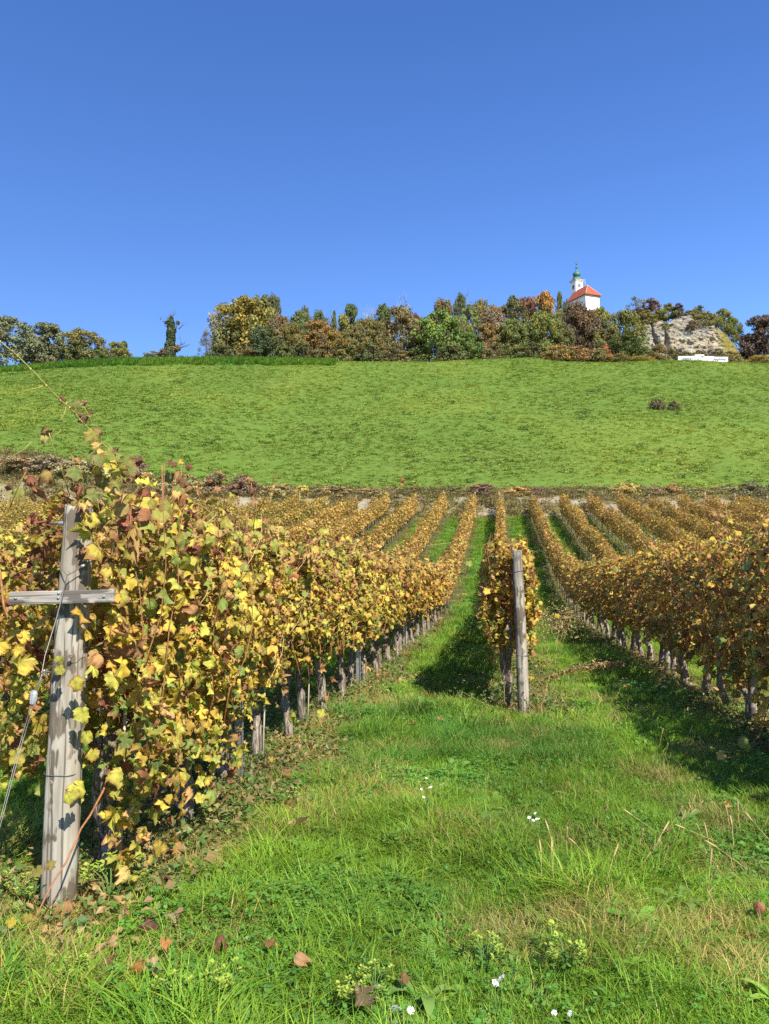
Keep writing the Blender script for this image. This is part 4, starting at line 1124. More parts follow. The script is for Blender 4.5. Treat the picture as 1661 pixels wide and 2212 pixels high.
PAL = {   # colour, weight, may be dried
    'near': [((.64, .50, .07), 36, 0), ((.54, .52, .085), 20, 0), ((.62, .40, .07), 18, 0), ((.56, .33, .13), 14, 1), ((.29, .11, .05), 6, 1), ((.24, .32, .065), 9, 0), ((.44, .19, .07), 5, 1)],
    'top': [((.60, .50, .075), 30, 0), ((.60, .39, .12), 26, 1), ((.44, .20, .08), 17, 1), ((.26, .095, .05), 11, 1), ((.34, .35, .06), 20, 0)],
    'mid': [((.58, .42, .055), 32, 0), ((.56, .32, .05), 28, 0), ((.48, .26, .08), 18, 1), ((.25, .10, .04), 10, 1), ((.24, .28, .055), 12, 0)],
    'gold': [((.56, .38, .07), 30, 0), ((.51, .30, .068), 26, 0), ((.40, .21, .07), 16, 1), ((.22, .11, .055), 9, 1), ((.56, .46, .09), 16, 0), ((.25, .25, .07), 9, 0)],
    'green': [((.17, .23, .05), 50, 0), ((.32, .34, .06), 30, 0), ((.45, .36, .06), 20, 0)],
    'farleft': [((.48, .38, .08), 36, 0), ((.40, .34, .05), 26, 0), ((.42, .25, .05), 22, 1), ((.15, .19, .04), 16, 0)],
}
def pal(name, n, r):
    p = PAL[name]; w = np.array([q[1] for q in p], float); k = r.choice(len(p), n, p=w / w.sum())
    c = np.array([q[0] for q in p])[k] * (.86 + .5 * r.random((n, 1))); c[:, 0] *= .92 + .16 * r.random(n)
    return c, np.array([q[2] for q in p])[k]
def leaf_frames(N, r, n, jit=.5):
    N = N + r.normal(size=(n, 3)) * jit; N /= np.linalg.norm(N, axis=1)[:, None]
    Tt = np.array([0, 0, -1.0]) + r.normal(size=(n, 3)) * .45
    Tt = Tt - N * (N * Tt).sum(1)[:, None]; Tt /= np.linalg.norm(Tt, axis=1)[:, None] + 1e-9
    S = np.cross(Tt, N)
    return np.stack([S, Tt, N], 2)                              # columns
def leaves_mesh(name, pos, Fr, size, col, tidx, temps, rnd):
    """join leaves (templates chosen by tidx)"""
    VV = []; TT = []; CC = []; EE = []; LP = []; RR = []; o = 0
    for k, (v, t_, e, lp) in enumerate(temps):
        m = np.nonzero(tidx == k)[0]
        if not len(m): continue
        V = np.einsum('nij,kj->nki', Fr[m] * size[m, None, None], v) + pos[m, None]
        nv = len(v)
        TT.append((t_[None] + (np.arange(len(m)) * nv)[:, None, None]).reshape(-1, 3) + o)
        VV.append(V.reshape(-1, 3)); CC.append(np.repeat(col[m], nv, 0)); EE.append(np.tile(e, len(m))); LP.append(np.tile(lp, (len(m), 1))); RR.append(np.repeat(rnd[m], nv)); o += len(m) * nv
    return mesh_np(name, np.concatenate(VV), np.concatenate(TT), M['leaf_mass'], {'col': ('FLOAT_COLOR', np.concatenate(CC)), 'edge': ('FLOAT', np.concatenate(EE)), 'lp': ('FLOAT_VECTOR', np.concatenate(LP)), 'rnd': ('FLOAT', np.concatenate(RR))}, True)

dn = np.array(ROW_DIR); nn_ = np.array(ROW_N); up = np.array([0, 0, 1.0])
def canopy(n, length, r, zlo, zhi, half, ragged=.12):
    """leaf places in a vine's canopy: along-row s, across w, height h; and outward normals"""
    s = (r.random(n) - .5) * length
    q = r.random(n)
    h = zlo + (zhi - zlo) * q
    edge_lo = (vnoise(s * 4 + r.random() * 50, h * 0 + 3) - .5) * .3
    h = h + edge_lo * (1 - q) + r.normal(size=n) * ragged * q ** 3 * .8
    prof = half * (.62 + .42 * np.sin(np.pi * np.clip(q * .85 + .12, 0, 1)) + .95 * (vnoise(s * 3.1 + 20, h * 2.6 + r.random() * 30) - .5))
    sgn = np.where(r.random(n) < .5, -1, 1)
    w = sgn * prof * (1 - .75 * r.random(n) ** 2.2)
    N = nn_[None] * (sgn * (.75 + 0 * w))[:, None] + up[None] * (.35 + .8 * smooth(.75, 1, q))[:, None]
    return s, w, h, N, q, sgn

CANES = {}
def cane_pts(r, s0, w0, z0, z1, bend=.12):
    n = 7; t = np.linspace(0, 1, n)
    ds = np.cumsum(r.normal(size=n) * bend * .35); dw = np.cumsum(r.normal(size=n) * bend * .3)
    z = z0 + (z1 - z0) * t
    return np.stack([s0 + ds, w0 + dw, z], 1)
def to_local(swh): return swh[:, :1] * dn + swh[:, 1:2] * nn_ + swh[:, 2:3] * up

_trunk_cache = []
def vine_trunk(k):
    r = np.random.default_rng(500 + k); mb = MB()
    n = 13; z = np.linspace(-.08, .82, n)
    ds = np.cumsum(r.normal(size=n) * .014) + z * r.normal() * .20 + .03 * np.sin(z * 7 + k); dw = np.cumsum(r.normal(size=n) * .012) + z * r.normal() * .05
    ds -= ds[1]; dw -= dw[1]
    rad = .044 * (1.15 - .35 * np.linspace(0, 1, n)) * (1 + r.normal(size=n) * .12); rad[-2:] *= 1.35
    mb.tube(to_local(np.stack([ds, dw, z], 1)), rad, 9, True, .35)
    for sg in (-1, 1):                                         # short arms along the wire
        t = np.linspace(0, 1, 5)
        a = np.stack([ds[-2] + sg * .42 * t, dw[-2] + r.normal(size=5) * .012, z[-2] + .12 * np.sin(t * 2.2) + r.normal(size=5) * .01], 1)
        mb.tube(to_local(a), np.linspace(.02, .010, 5), 6, True, .3)
    for q in range(7):                                         # loose bark strips
        i = r.integers(1, n - 4); a = r.random() * 6.28
        p = np.stack([ds[i:i + 4] + math.cos(a) * rad[i:i + 4] * 1.1, dw[i:i + 4] + math.sin(a) * rad[i:i + 4] * 1.1, z[i:i + 4]], 1)
        p[-1, :2] += r.normal(size=2) * .01
        mb.tube(to_local(p), [.003, .005, .004, .001], 4)
    return mb.mesh('trunk', M['bark'])
for k in range(6): _trunk_cache.append(vine_trunk(k))

_vc = [0]
def grapevine(u, Y, label, group, paltop, pallow, nleaf, nsingle, hi=True, zlo=.62, zhi=1.98, half=.30, length=1.0, size=.058, face=1, ncane=6, single_canes=False, dangle=0, green_low=0.0, seed=None):
    k = _vc[0]; _vc[0] += 1
    r = np.random.default_rng(1000 + k if seed is None else seed)
    x = rowx(u, Y); z0 = gz1(x, Y)
    root = empty('grapevine', (x, Y, z0)); props(root, label, 'grapevine', group)
    tr = link('trunk', _trunk_cache[k % 6], root); tr.scale = (1, 1, (zlo + .22) / .82 if zlo > .4 else 1.0)
    sx = .85 + .4 * r.random(); tr.scale = (sx, sx, tr.scale[2])
    # canes
    mbs = []
    for c_ in range(ncane):
        s0 = (r.random() - .5) * length * .95
        mb = MB(); mb.tube(to_local(cane_pts(r, s0, face * half * .85 if (hi and c_ % 2 == 0) else r.normal() * .05, .72, zhi + r.normal() * .15)), np.linspace(.0048, .002, 7), 5)
        mbs.append(mb)
    if single_canes:
        for mb in mbs: mb.build('cane', M['cane'], root)
    else:
        mm = MB()
        for mb in mbs:
            for v, q in zip(mb.V, mb.Q): mm.add(v, None, np.asarray(q))
        o = mm.build('canes', M['cane'], root); o['kind'] = 'stuff'
    # thin wiry shoots poking out of the top
    mm = MB()
    for c_ in range(5 if hi else 3):
        s0 = (r.random() - .5) * length; a = r.normal() * .5; L = .25 + .35 * r.random(); t = np.linspace(0, 1, 6)
        sw = np.stack([s0 + t * L * a + .06 * np.sin(t * 4 + a), r.normal() * .1 + t * L * r.normal() * .6, zhi - .15 + L * (t - .45 * t * t * (1 + r.random()))], 1)
        mm.tube(to_local(sw), np.linspace(.0035, .0015, 6), 4)
    for c_ in range(3 if hi else 1):
        s0 = (r.random() - .5) * length; t = np.linspace(0, 1, 7); h0 = zlo + (zhi - zlo) * r.random(); L = .3 + .4 * r.random(); dr = r.choice([-1, 1])
        sw = np.stack([s0 + dr * t * L, face * (half * .8 + .08 * r.random()) + .05 * np.sin(t * 5), h0 + .12 * np.sin(t * 2.5) + t * r.normal() * .2], 1)
        mm.tube(to_local(sw), np.linspace(.003, .0014, 7), 4)
    o = mm.build('wiry_shoots', M['straw_stem'], root); o['kind'] = 'stuff'
    # leaves
    s, w, h, N, q, sgn = canopy(nleaf, length * 1.08, r, zlo, zhi, half)
    if dangle:
        m = r.choice(nleaf, dangle, False); h[m] = zlo - .42 * r.random(dangle) ** 1.3; w[m] = face * half * (.3 + .7 * r.random(dangle)); s[m] = np.where(r.random(dangle) < .6, -.28, .12) + r.normal(size=dangle) * .05
        sgn[m] = face
    col, dry = pal(pallow, nleaf, r); c2, d2 = pal(paltop, nleaf, r)
    ft = r.random(nleaf) < smooth(.55, .95, q); col[ft] = c2[ft]; dry[ft] = d2[ft]
    if green_low:
        c3, d3 = pal('green', nleaf, r); fg = r.random(nleaf) < green_low * (1 - smooth(.0, .45, q)); col[fg] = c3[fg]; dry[fg] = 0
    patch = vnoise(s * 2.2 + k * 3.3, h * 2.4 + k)                  # branches ripen together
    col *= (.85 + .35 * patch)[:, None]
    size_ = size * (.5 + .85 * r.random(nleaf)) * np.where(dry == 1, .85, 1.0)
    Fr = leaf_frames(N, r, nleaf, .48)
    pos = to_local(np.stack([s, w, h], 1)) - Fr[:, :, 1] * size_[:, None] * .3
    rnd = r.random(nleaf)
    if hi:
        ti = np.where(dry == 1, NF + r.integers(0, 3, nleaf), r.integers(0, NF, nleaf)); temps = LT
    else:
        ti = r.integers(0, 4, nleaf); temps = LL
    mass = np.ones(nleaf, bool)
    if nsingle:
        # the outermost leaves on the seen side are leaves of their own
        score = w * face + .35 * smooth(.8, 1.0, q) + size_ * 2 + r.random(nleaf) * .08
        top_ = np.argsort(-score)[:nsingle]; mass[top_] = False
        for j in top_:
            o = bpy.data.objects.new('leaf', LEAF_ME[ti[j]]); COL.objects.link(o); o.parent = root
            Mx = Matrix([[*(Fr[j, a] * size_[j]), pos[j, a]] for a in range(3)] + [[0, 0, 0, 1]])
            o.matrix_basis = Mx; o.color = (*col[j], 1)
    o = link('leaves', leaves_mesh('leaves', pos[mass], Fr[mass], size_[mass], col[mass], ti[mass], temps, rnd[mass]), root)
    o['kind'] = 'stuff'
    return root

# ------------------------------------------------------------------ the vine rows, near part
GL = 'grapevines of the left row beside the path'; GM = 'grapevines of the short row behind the round post'; GR = 'grapevines of the shaded right-hand row'; GO = 'grapevines left of the cross-barred post'
_ord = ['first', 'second', 'third', 'fourth', 'fifth', 'sixth', 'seventh', 'eighth']
V1 = None
yl = [4.25, 5.16, 6.02, 6.75, 7.62, 8.45, 9.3, 10.2, 11.1, 12.0, 12.9, 13.8, 14.7, 15.6, 16.5, 17.4, 18.3, 19.2, 20.1, 21.0, 21.9, 22.8, 23.7, 24.6, 25.5]
det = ['its brown shoot reaching high over the post', 'with low-hanging bright yellow leaves', 'its trunk beside a metal stake', 'trunk bare and upright', 'pale stake on its trunk', 'slightly slanting trunk', 'thin trunk near a fallen yellow leaf', 'slanting outward']
for i, y in enumerate(yl):
    near = i < 10
    lab = ('%s yellow-leaved grapevine from the cross-barred post, %s' % (_ord[i], det[i])) if i < 8 else 'yellow-leaved grapevine further along the left row, merged with its neighbours'
    v = grapevine(-2.09 + .04 * math.sin(i * 2.1), y, lab, GL, 'top' if i < 9 else 'gold', 'near' if i < 12 else 'mid', [1500, 1380, 1280, 1160, 1100, 1040, 980, 920, 880, 840][i] if near else (560 if i < 17 else 400), 290 if i < 8 else 0, near,
                  [.54, .66, .72, .78, .80, .78, .80][i] if i < 7 else .77, [2.02, 1.96, 1.95, 1.93, 1.93][i] if i < 5 else 1.92, .32 if i else .34, 1.0, .061 if near else (.066 if i < 17 else .078), 1, 7 if near else 4, i < 6, [46, 44, 16, 5, 4, 3][i] if i < 6 else 2, .3)
    if i == 0: V1 = v
yo = [5.3, 6.2, 7.1, 8.0, 8.9, 9.8, 10.7, 11.6, 12.5, 13.4]
for i, y in enumerate(yo):
    grapevine(-4.5, y, ['leafy grapevine at the very left edge, nearest of its row', 'grapevine behind the guy wire at the left edge', 'third grapevine of the row left of the post, seen behind the guy wire'][i] if i < 3 else 'grapevine of the row hidden behind the left row', GO, 'top', 'near', 760 if i < 4 else 360, 250 if 0 < i < 4 else 0, i < 4, .6, 1.95, .3, 1.0, .062, 1, 5, False, 6, .5)
ym = [9.75, 10.65, 11.55, 12.45, 13.35, 14.25, 15.15, 16.05, 16.95, 17.85, 18.75, 19.65, 20.55, 21.45, 22.35, 23.25, 24.15, 25.05]
for i, y in enumerate(ym):
    grapevine(.11, y, ['golden grapevine directly behind the round wooden post', 'second golden grapevine behind the round wooden post'][i] if i < 2 else 'golden grapevine further back in the short middle row', GM, 'mid', 'near' if i < 2 else ('mid' if i < 6 else 'gold'), [1200, 1000, 760][i] if i < 3 else (560 if i < 8 else 400), 290 if i < 2 else 0, i < 4, .78 if i < 2 else .68, 2.0, [.29, .29, .29][i] if i < 3 else .28, 1.0, .068 if i < 8 else .076, -1 if i else 1, 6 if i < 4 else 4, i == 0, 16 if i == 0 else 3, .25)
yr = [5.0, 5.95, 6.9, 7.85, 8.8, 9.75, 10.7, 11.65, 12.6, 13.55, 14.5, 15.45, 16.4, 17.35, 18.3, 19.25, 20.2, 21.15, 22.1, 23.05, 24.0, 24.95, 25.9]
dr = ['at the right edge, outside most of the picture', 'at the right edge over the deep shade', 'with green leaves at the right edge', 'its dark trunk beside a grey post', 'with a slim trunk left of the grey post', 'with a pale barked trunk', 'with a dark thin trunk', 'with a leaning grey trunk']
for i, y in enumerate(yr):
    lab = ('shaded golden-brown grapevine of the right row %s' % dr[i]) if i < 8 else 'golden-brown grapevine further back in the right row'
    grapevine(2.80, y, lab, GR, 'mid', 'gold', [820, 820, 800, 780, 760, 720, 680, 660, 620][i] if i < 9 else (560 if i < 15 else 400), 280 if 2 <= i < 8 else 0, i < 9, .56 if i < 6 else (.60 if i < 10 else .64), 2.05 if i < 4 else 1.98, .33, 1.0, .066 if i < 12 else .076, -1, 6 if i < 9 else 4, 2 <= i < 6, [30, 30, 30, 16, 8, 6][i] if i < 6 else 3, .22)

# ------------------------------------------------------------------ the vine rows, far part: each row is one thing
def far_row(u, y0, y1, palname, label, dens=190, size=.085, zhi=1.95, k=0, gl=0.0):
    r = np.random.default_rng(3000 + k)
    L = y1 - y0; n = int(L * dens)
    x0 = rowx(u, y0); root = empty('vine_row', (x0, y0, gz1(x0, y0))); props(root, label, 'vine row', 'rows of vines on the far slope')
    yv = y0 + L * r.random(n)
    s, w, h, N, q, sgn = canopy(n, 1.0, r, .66, zhi, .225, .14)
    vig = fbm(yv * .55 + k * 7, yv * 0 + k, 2)
    h = .66 + (h - .66) * (.66 + .55 * vig + .16 * (vnoise(yv * 1.1, yv * 0 + k * 3.1) - .5))
    x = rowx(u, yv) + w * nn_[0]; y = yv + w * nn_[1]
    z = gz(rowx(u, yv), yv) + h
    col, dry = pal(palname, n, r)
    c2, _ = pal('gold', n, r); ft = r.random(n) < smooth(.5, .9, q) * .6; col[ft] = c2[ft]
    if gl:
        c3, _ = pal('green', n, r); fg = (r.random(n) < gl * (1 - smooth(.2, .7, q))) ; col[fg] = c3[fg] * .7
    col *= (.7 + .5 * vnoise(yv * 1.1 + k * 5, h * 2) + .2 * vig)[:, None]; gr = (r.random(n) < .30 * smooth(.52, .7, fbm(yv * .3 + k * 11, yv * 0 + 4 * k, 2))); col[gr] = np.array([.26, .27, .05]) * (.7 + .5 * r.random((gr.sum(), 1)))
    pos = np.stack([x, y, z], 1) - np.array(root.location)
    Fr = leaf_frames(N, r, n, .5)
    sz = size * (.6 + .8 * r.random(n))
    # four-corner leaves
    qv = np.array([[0, -.15, 0], [.95, .35, -.15], [0, 1.1, -.2], [-.95, .35, -.15]]); qt = np.array([(0, 1, 2), (0, 2, 3)])
    o = link('leaves', leaves_mesh('leaves', pos, Fr, sz, col, np.zeros(n, int), [(qv, qt, np.array([0, 1, 1, 1.]), qv * [1, 1, 0])], r.random(n)), root); o['kind'] = 'stuff'
    mb = MB(); yy = np.arange(y0 + .5, y1, 1.0)
    for y_ in yy:
        xx = rowx(u, y_); zz = gz1(xx, y_); p = np.array([xx, y_, zz]) - np.array(root.location)
        mb.tube([p + [0, 0, -.1], p + [r.normal() * .04, r.normal() * .04, .4], p + [r.normal() * .05, 0, .85]], [.045, .038, .03], 5)
    o = mb.build('trunks', M['bark'], root); o['kind'] = 'stuff'
    mb = MB()
    for y_ in yy[::1]:
        for c_ in range(2):
            yq = y_ + r.random(); xx = rowx(u, yq); p = np.array([xx, yq, gz1(xx, yq)]) - np.array(root.location)
            a = r.normal(size=2) * .15; mb.tube([p + [0, 0, .8], p + [a[0], a[1], 1.5], p + [a[0] * 2, a[1] * 2, 2.0 + r.random() * .3]], [.008, .006, .003], 3, False)
    o = mb.build('canes', M['cane'], root); o['kind'] = 'stuff'
    ye = y1 + .25; xx = rowx(u, ye); zz = gz1(xx, ye)
    mb = MB(); p = np.array([xx, ye, zz]) - np.array(root.location); mb.tube([p + [0, 0, -.2], p + [0, .12, 1.75]], .05, 7); mb.build('end_post', M['post'], root)
for j in range(-18, 12):
    u = -2.09 + 2.43 * j
    if j in (0, 1, 2): y0 = 26.2
    elif j == -1: y0 = 14.0
    elif j < -1: y0 = 7.0 if j > -4 else 16.0 + min(12, (-j - 3) * 2.0)
    else: y0 = 6.0 if j < 5 else 12.0
    if abs(j) > 7: y0 = max(y0, 24.0)
    side = 'left' if j < 1 else 'right'
    num = {0: 'far part of the left row beside the path', 1: 'far part of the short middle row, pointing straight uphill', 2: 'far part of the right-hand row, first right of the middle row'}
    if j in num: lab = num[j] + ', golden brown vines'
    elif j < 0: lab = 'golden brown vine row running uphill, number %s counted left from the path' % ['two', 'three', 'four', 'five', 'six', 'seven', 'eight', 'nine', 'ten', 'eleven', 'twelve', 'thirteen', 'fourteen', 'fifteen', 'sixteen', 'seventeen', 'eighteen', 'nineteen'][-j - 1]
    else: lab = 'golden brown vine row running uphill, number %s counted right from the path' % ['three', 'four', 'five', 'six', 'seven', 'eight', 'nine', 'ten', 'eleven', 'twelve'][j - 3]
    if j == 1: u = .10
    far_row(u, y0, 63.9 + .5 * math.sin(j * 1.7), 'gold' if j > -5 else 'farleft', lab, 260 if j < -6 else 340, .08, 1.95, j + 20, .0 if j > -5 else .5)
# ------------------------------------------------------------------ end post with cross bar
YP = 3.80
def post_mesh(cl, rad, n=28, flat=0.0, seed=1):
    """cl: centre line points (m,3), rad per point; front (towards -y) can be flattened"""
    r = np.random.default_rng(seed)
    cl = np.asarray(cl, float); m = 34
    t = np.linspace(0, 1, m); k = np.linspace(0, 1, len(cl))
    c = np.stack([np.interp(t, k, cl[:, i]) for i in range(3)], 1); rr = np.interp(t, k, rad)
    th = np.arange(n) / n * 2 * np.pi
    V = []
    for i in range(m):
        q = rr[i] * (1 + .035 * np.sin(th * 3 + 1 + .6 * t[i]) + .07 * (vnoise(th * 2.5 + seed, th * 0 + t[i] * 6) - .5) + .012 * r.normal(size=n))
        x = q * np.cos(th); y = q * np.sin(th)
        if flat: y = np.where(y < -rr[i] * flat, -rr[i] * flat + (y + rr[i] * flat) * .25, y)
        V.append(np.stack([c[i, 0] + x, c[i, 1] + y, np.full(n, c[i, 2])], 1))
    V[-1][:, 2] += r.normal(size=n) * .004 - .006 * np.cos(th)
    V = np.concatenate(V); q = []
    for i in range(m - 1):
        for j in range(n): q.append((i * n + j, i * n + (j + 1) % n, (i + 1) * n + (j + 1) % n, (i + 1) * n + j))
    # bevelled flat top
    topc = c[-1]; ring = V[(m - 1) * n:(m) * n]
    inn = topc + (ring - topc) * .93; inn[:, 2] = ring[:, 2] + .006
    b = len(V); V = np.concatenate([V, inn, [topc + [0, 0, .007]]])
    for j in range(n): q.append(((m - 1) * n + j, (m - 1) * n + (j + 1) % n, b + (j + 1) % n, b + j))
    tr = [(b + n, b + j, b + (j + 1) % n) for j in range(n)]
    return V, q, tr
def build_post():
    base = P(125, 1965, YP); base.z = gz1(base.x, YP)
    root = empty('end_post', base); props(root, 'weathered round wooden end post with a nailed cross bar at the left', 'post')
    o = np.array(base)
    def q(x, y, Y): return np.array(P(x, y, Y)) - o
    cl = [q(122, 2010, YP), q(125, 1960, YP), q(136, 1700, YP), q(147, 1480, YP + .01), q(160, 1290, YP + .02), q(170.5, 1098, YP + .02)]
    V, qd, tr = post_mesh(cl, [.082, .082, .081, .079, .075, .067], 30, .82, 3)
    link('shaft', mesh_np('shaft', V, [np.array(qd), np.array(tr)], M['post'], None, True), root)
    # cross bar, screwed to the front
    a = q(22, 1292.5, YP - .105); b = q(248, 1287, YP - .095)
    d = b - a; L = np.linalg.norm(d); d /= L
    f = np.cross(d, [0, 0, 1]); f /= np.linalg.norm(f); u = np.cross(f, d)
    bm = MB(); hx, hy, hz = L / 2, .014, .031
    ns = 14
    for s in range(ns):
        pass
    Vs = []
    rb = np.random.default_rng(8)
    for i in range(ns + 1):
        xx = -hx + 2 * hx * i / ns
        for (yy, zz) in ((-hy, -hz), (-hy, hz), (hy, hz), (hy, -hz)):
            for k2 in (0, 1):
                ee = .003
                yv = yy - np.sign(yy) * (ee if k2 == (0 if yy * zz > 0 else 1) else 0); zv = zz - np.sign(zz) * (ee if k2 == (1 if yy * zz > 0 else 0) else 0)
                Vs.append([xx, yv, zv + rb.normal() * .0006])
    Vs = np.array(Vs); qq = []
    for i in range(ns):
        for j in range(8): qq.append((i * 8 + j, i * 8 + (j + 1) % 8, (i + 1) * 8 + (j + 1) % 8, (i + 1) * 8 + j))
    tt = [(0, j + 1, j) for j in range(1, 7)] + [(ns * 8, ns * 8 + j, ns * 8 + j + 1) for j in range(1, 7)]
    bar = link('cross_bar', mesh_np('cross_bar', Vs, [np.array(qq), np.array(tt)], M['plank'], None, False), root)
    Mx = Matrix([[d[0], f[0], u[0], 0], [d[1], f[1], u[1], 0], [d[2], f[2], u[2], 0], [0, 0, 0, 1]])
    mid = (a + b) / 2
    bar.matrix_basis = Matrix.Translation(mid) @ Mx
    front = -1 if f[1] > 0 else 1
    for (sx, sz) in ((-.215, .0), (-.015, -.004), (-.013, .018), (.20, -.002)):
        mb = MB(); mb.lathe([(.0001, .004), (.004, .0045), (.0062, .0028), (.0064, 0), (.0064, -.003)], (0, 0, 0), 10); mb.box((0, 0, .0042), (.006, .0014, .0012)); mb.box((0, 0, .0042), (.0014, .006, .0014))
        sc = mb.build('screw', M['steel'], bar)
        sc.matrix_basis = Matrix.Translation((sx, front * hy + front * .001, sz)) @ Matrix.Rotation(R(90) * (1 if front < 0 else -1), 4, 'X')
    # threaded bolt through the head, nuts and washers on either side
    p0 = q(107, 1131, YP + .02); p1 = q(222, 1130.5, YP + .02); dd = (p1 - p0) / np.linalg.norm(p1 - p0)
    mb = MB(); mb.tube([p0, p1], .0055, 8); mb.build('threaded_bolt', M['steel'], root)
    for (pa, pb, rr) in ((127, 138, .013), (200, 206, .013), (210, 218, .010)):
        mb = MB(); mb.tube([q(pa, 1131, YP + .02), q(pb, 1131, YP + .02)], rr, 6); mb.build('nut', M['steel'], root, False)
    # lower pin
    mb = MB(); mb.tube([q(96, 1450, YP + .02), q(190, 1464, YP + .02)], .006, 8); mb.tube([q(93, 1449, YP + .02), q(98, 1450, YP + .02)], .010, 8); mb.tube([q(183, 1463, YP + .02), q(191, 1464, YP + .02)], .012, 8); mb.build('lower_bolt', M['steel'], root)
    # knots
    for (x, y, rr) in ((113.5, 1407, .012), (152, 1417, .011), (110, 1690, .012)):
        mb = MB(); c = q(x, y, YP - .09 + (.025 if x < 115 else 0)); mb.lathe([(rr, -.004), (rr * .8, .003), (rr * .45, .004), (rr * .1, .001)], (0, 0, 0), 12)
        kn = mb.build('knot', simple('knot_wood', (.22, .17, .12), .9, 0, .1, 90, .4), root)
        kn.matrix_basis = Matrix.Translation(c) @ Matrix.Rotation(R(90), 4, 'X') @ Matrix.Rotation(R(-35 if x < 115 else 8), 4, 'Y')
    # wire band round the foot
    def band(name, y0, tilt, rad, th):
        c = q(136, y0, YP); t_ = np.linspace(0, 2 * np.pi, 33)
        yy = rad * np.sin(t_); yy = np.where(yy < -rad * .86, -rad * .86, yy)
        mb = MB(); mb.tube(np.stack([c[0] + rad * np.cos(t_), c[1] + yy, c[2] + tilt * np.cos(t_)], 1), th, 5, False); mb.build(name, M['wire'], root)
    band('wire_band', 1667, -.002, .083, .0018)
    # sling of the guy wire round the shaft above the bar
    mb = MB(); Yf = YP - .075
    mb.tube([q(126, 1208, YP - .01), q(130, 1222, YP - .055), q(138, 1234, Yf), q(145, 1243, Yf - .008), q(160, 1235, Yf - .004), q(179, 1222, Yf + .002), q(192, 1216, YP - .055), q(200, 1211, YP - .02)], .0026, 6)
    mb.build('wire_sling', M['wire'], root)
    mb = MB(); c = q(179.5, 1222, Yf - .002); mb.lathe([(.001, -.013), (.0065, -.011), (.008, 0), (.0065, .011), (.001, .013)], (0, 0, 0), 10)
    fe = mb.build('ferrule', M['alu'], root); fe.matrix_basis = Matrix.Translation(c) @ Matrix.Rotation(R(62), 4, 'Y')
    # guy wire: a thing of its own, tied to the ground in front of the row
    gw = empty('guy_wire', (P(-62, 2010, 2.95).x, 2.95, gz1(P(-62, 2010, 2.95).x, 2.95))); props(gw, 'taut steel guy wire with a pale tensioner running from the end post to the ground', 'guy wire')
    og = np.array(gw.location)
    def g(x, y, Y): return np.array(P(x, y, Y)) - og
    mb = MB(); mb.tube([g(145, 1243, Yf - .008), g(136, 1281, YP - .145), g(123, 1332, 3.56), g(97, 1417, 3.46), g(88, 1466, 3.42), g(77, 1494, 3.39)], .0024, 6)
    t_ = np.linspace(0, 2 * np.pi * 1.4, 22); c = g(86, 1462, 3.42); mb.tube(np.stack([c[0] + .017 * np.cos(t_) + .006, c[1] + .003 * t_, c[2] + .017 * np.sin(t_)], 1), .0016, 5)
    mb.tube([g(88, 1464, 3.42), g(110, 1440, 3.55), g(140, 1418, 3.69), g(170, 1404, 3.70), g(188, 1398, 3.76)], .0013, 5)
    mb.build('upper_wire', M['wire'], gw)
    c = (g(73.5, 1493, 3.39) + g(71, 1520, 3.37)) / 2; dz = g(73.5, 1493, 3.39) - g(71, 1520, 3.37)
    mb = MB(); mb.lathe([(.003, -.030), (.013, -.028), (.0155, -.012), (.0155, .016), (.012, .028), (.003, .030)], (0, 0, 0), 8)
    tn = mb.build('tensioner', M['alu'], gw, False); tn.matrix_basis = Matrix.Translation(c) @ Matrix.Rotation(R(7), 4, 'Y') @ Matrix.Diagonal((1, .7, 1, 1))
    for s in (-1, 1):
        mb = MB(); mb.tube([g(71 + s * 2.2, 1518, 3.37), g(42 + s * 2.2, 1618, 3.26), g(1 + s * 2, 1775, 3.12), g(-62, 2012, 2.95)], .0015, 6); mb.build('lower_wire', M['wire'], gw)
build_post()

def round_post():
    b = hit(1130, 1545); Y = b.y
    root = empty('wooden_post', (b.x, Y, b.z)); props(root, 'round grey wooden post standing at the head of the short middle row', 'post')
    o = np.array(root.location)
    def q(x, y, Y_): return np.array(P(x, y, Y_)) - o
    s = Y / F
    cl = [q(1131, 1560, Y), q(1130.5, 1535, Y), q(1126, 1400, Y), q(1121, 1300, Y), q(1117, 1190, Y)]
    V, qd, tr = post_mesh(cl, [12.6 * s, 12.4 * s, 12.2 * s, 11.6 * s, 9.8 * s], 22, 0, 7)
    link('shaft', mesh_np('shaft', V, [np.array(qd), np.array(tr)], M['post'], None, True), root)
    for (x, y, rr, tl) in ((1119, 1236, 11.2, .02), (1127.5, 1415, 12.6, 0.0)):
        c = q(x, y, Y); t_ = np.linspace(0, 2 * np.pi, 25); R_ = rr * s + .001
        mb = MB(); mb.tube(np.stack([c[0] + R_ * np.cos(t_), c[1] + R_ * np.sin(t_), c[2] + tl * np.cos(t_ + .8)], 1), .003, 5, False); mb.build('wire_band', M['wire'], root)
    mb = MB(); mb.tube([q(1108, 1207, Y), q(1127, 1206, Y)], .007, 6); mb.build('bolt', M['steel'], root)
    return b
RP = round_post()

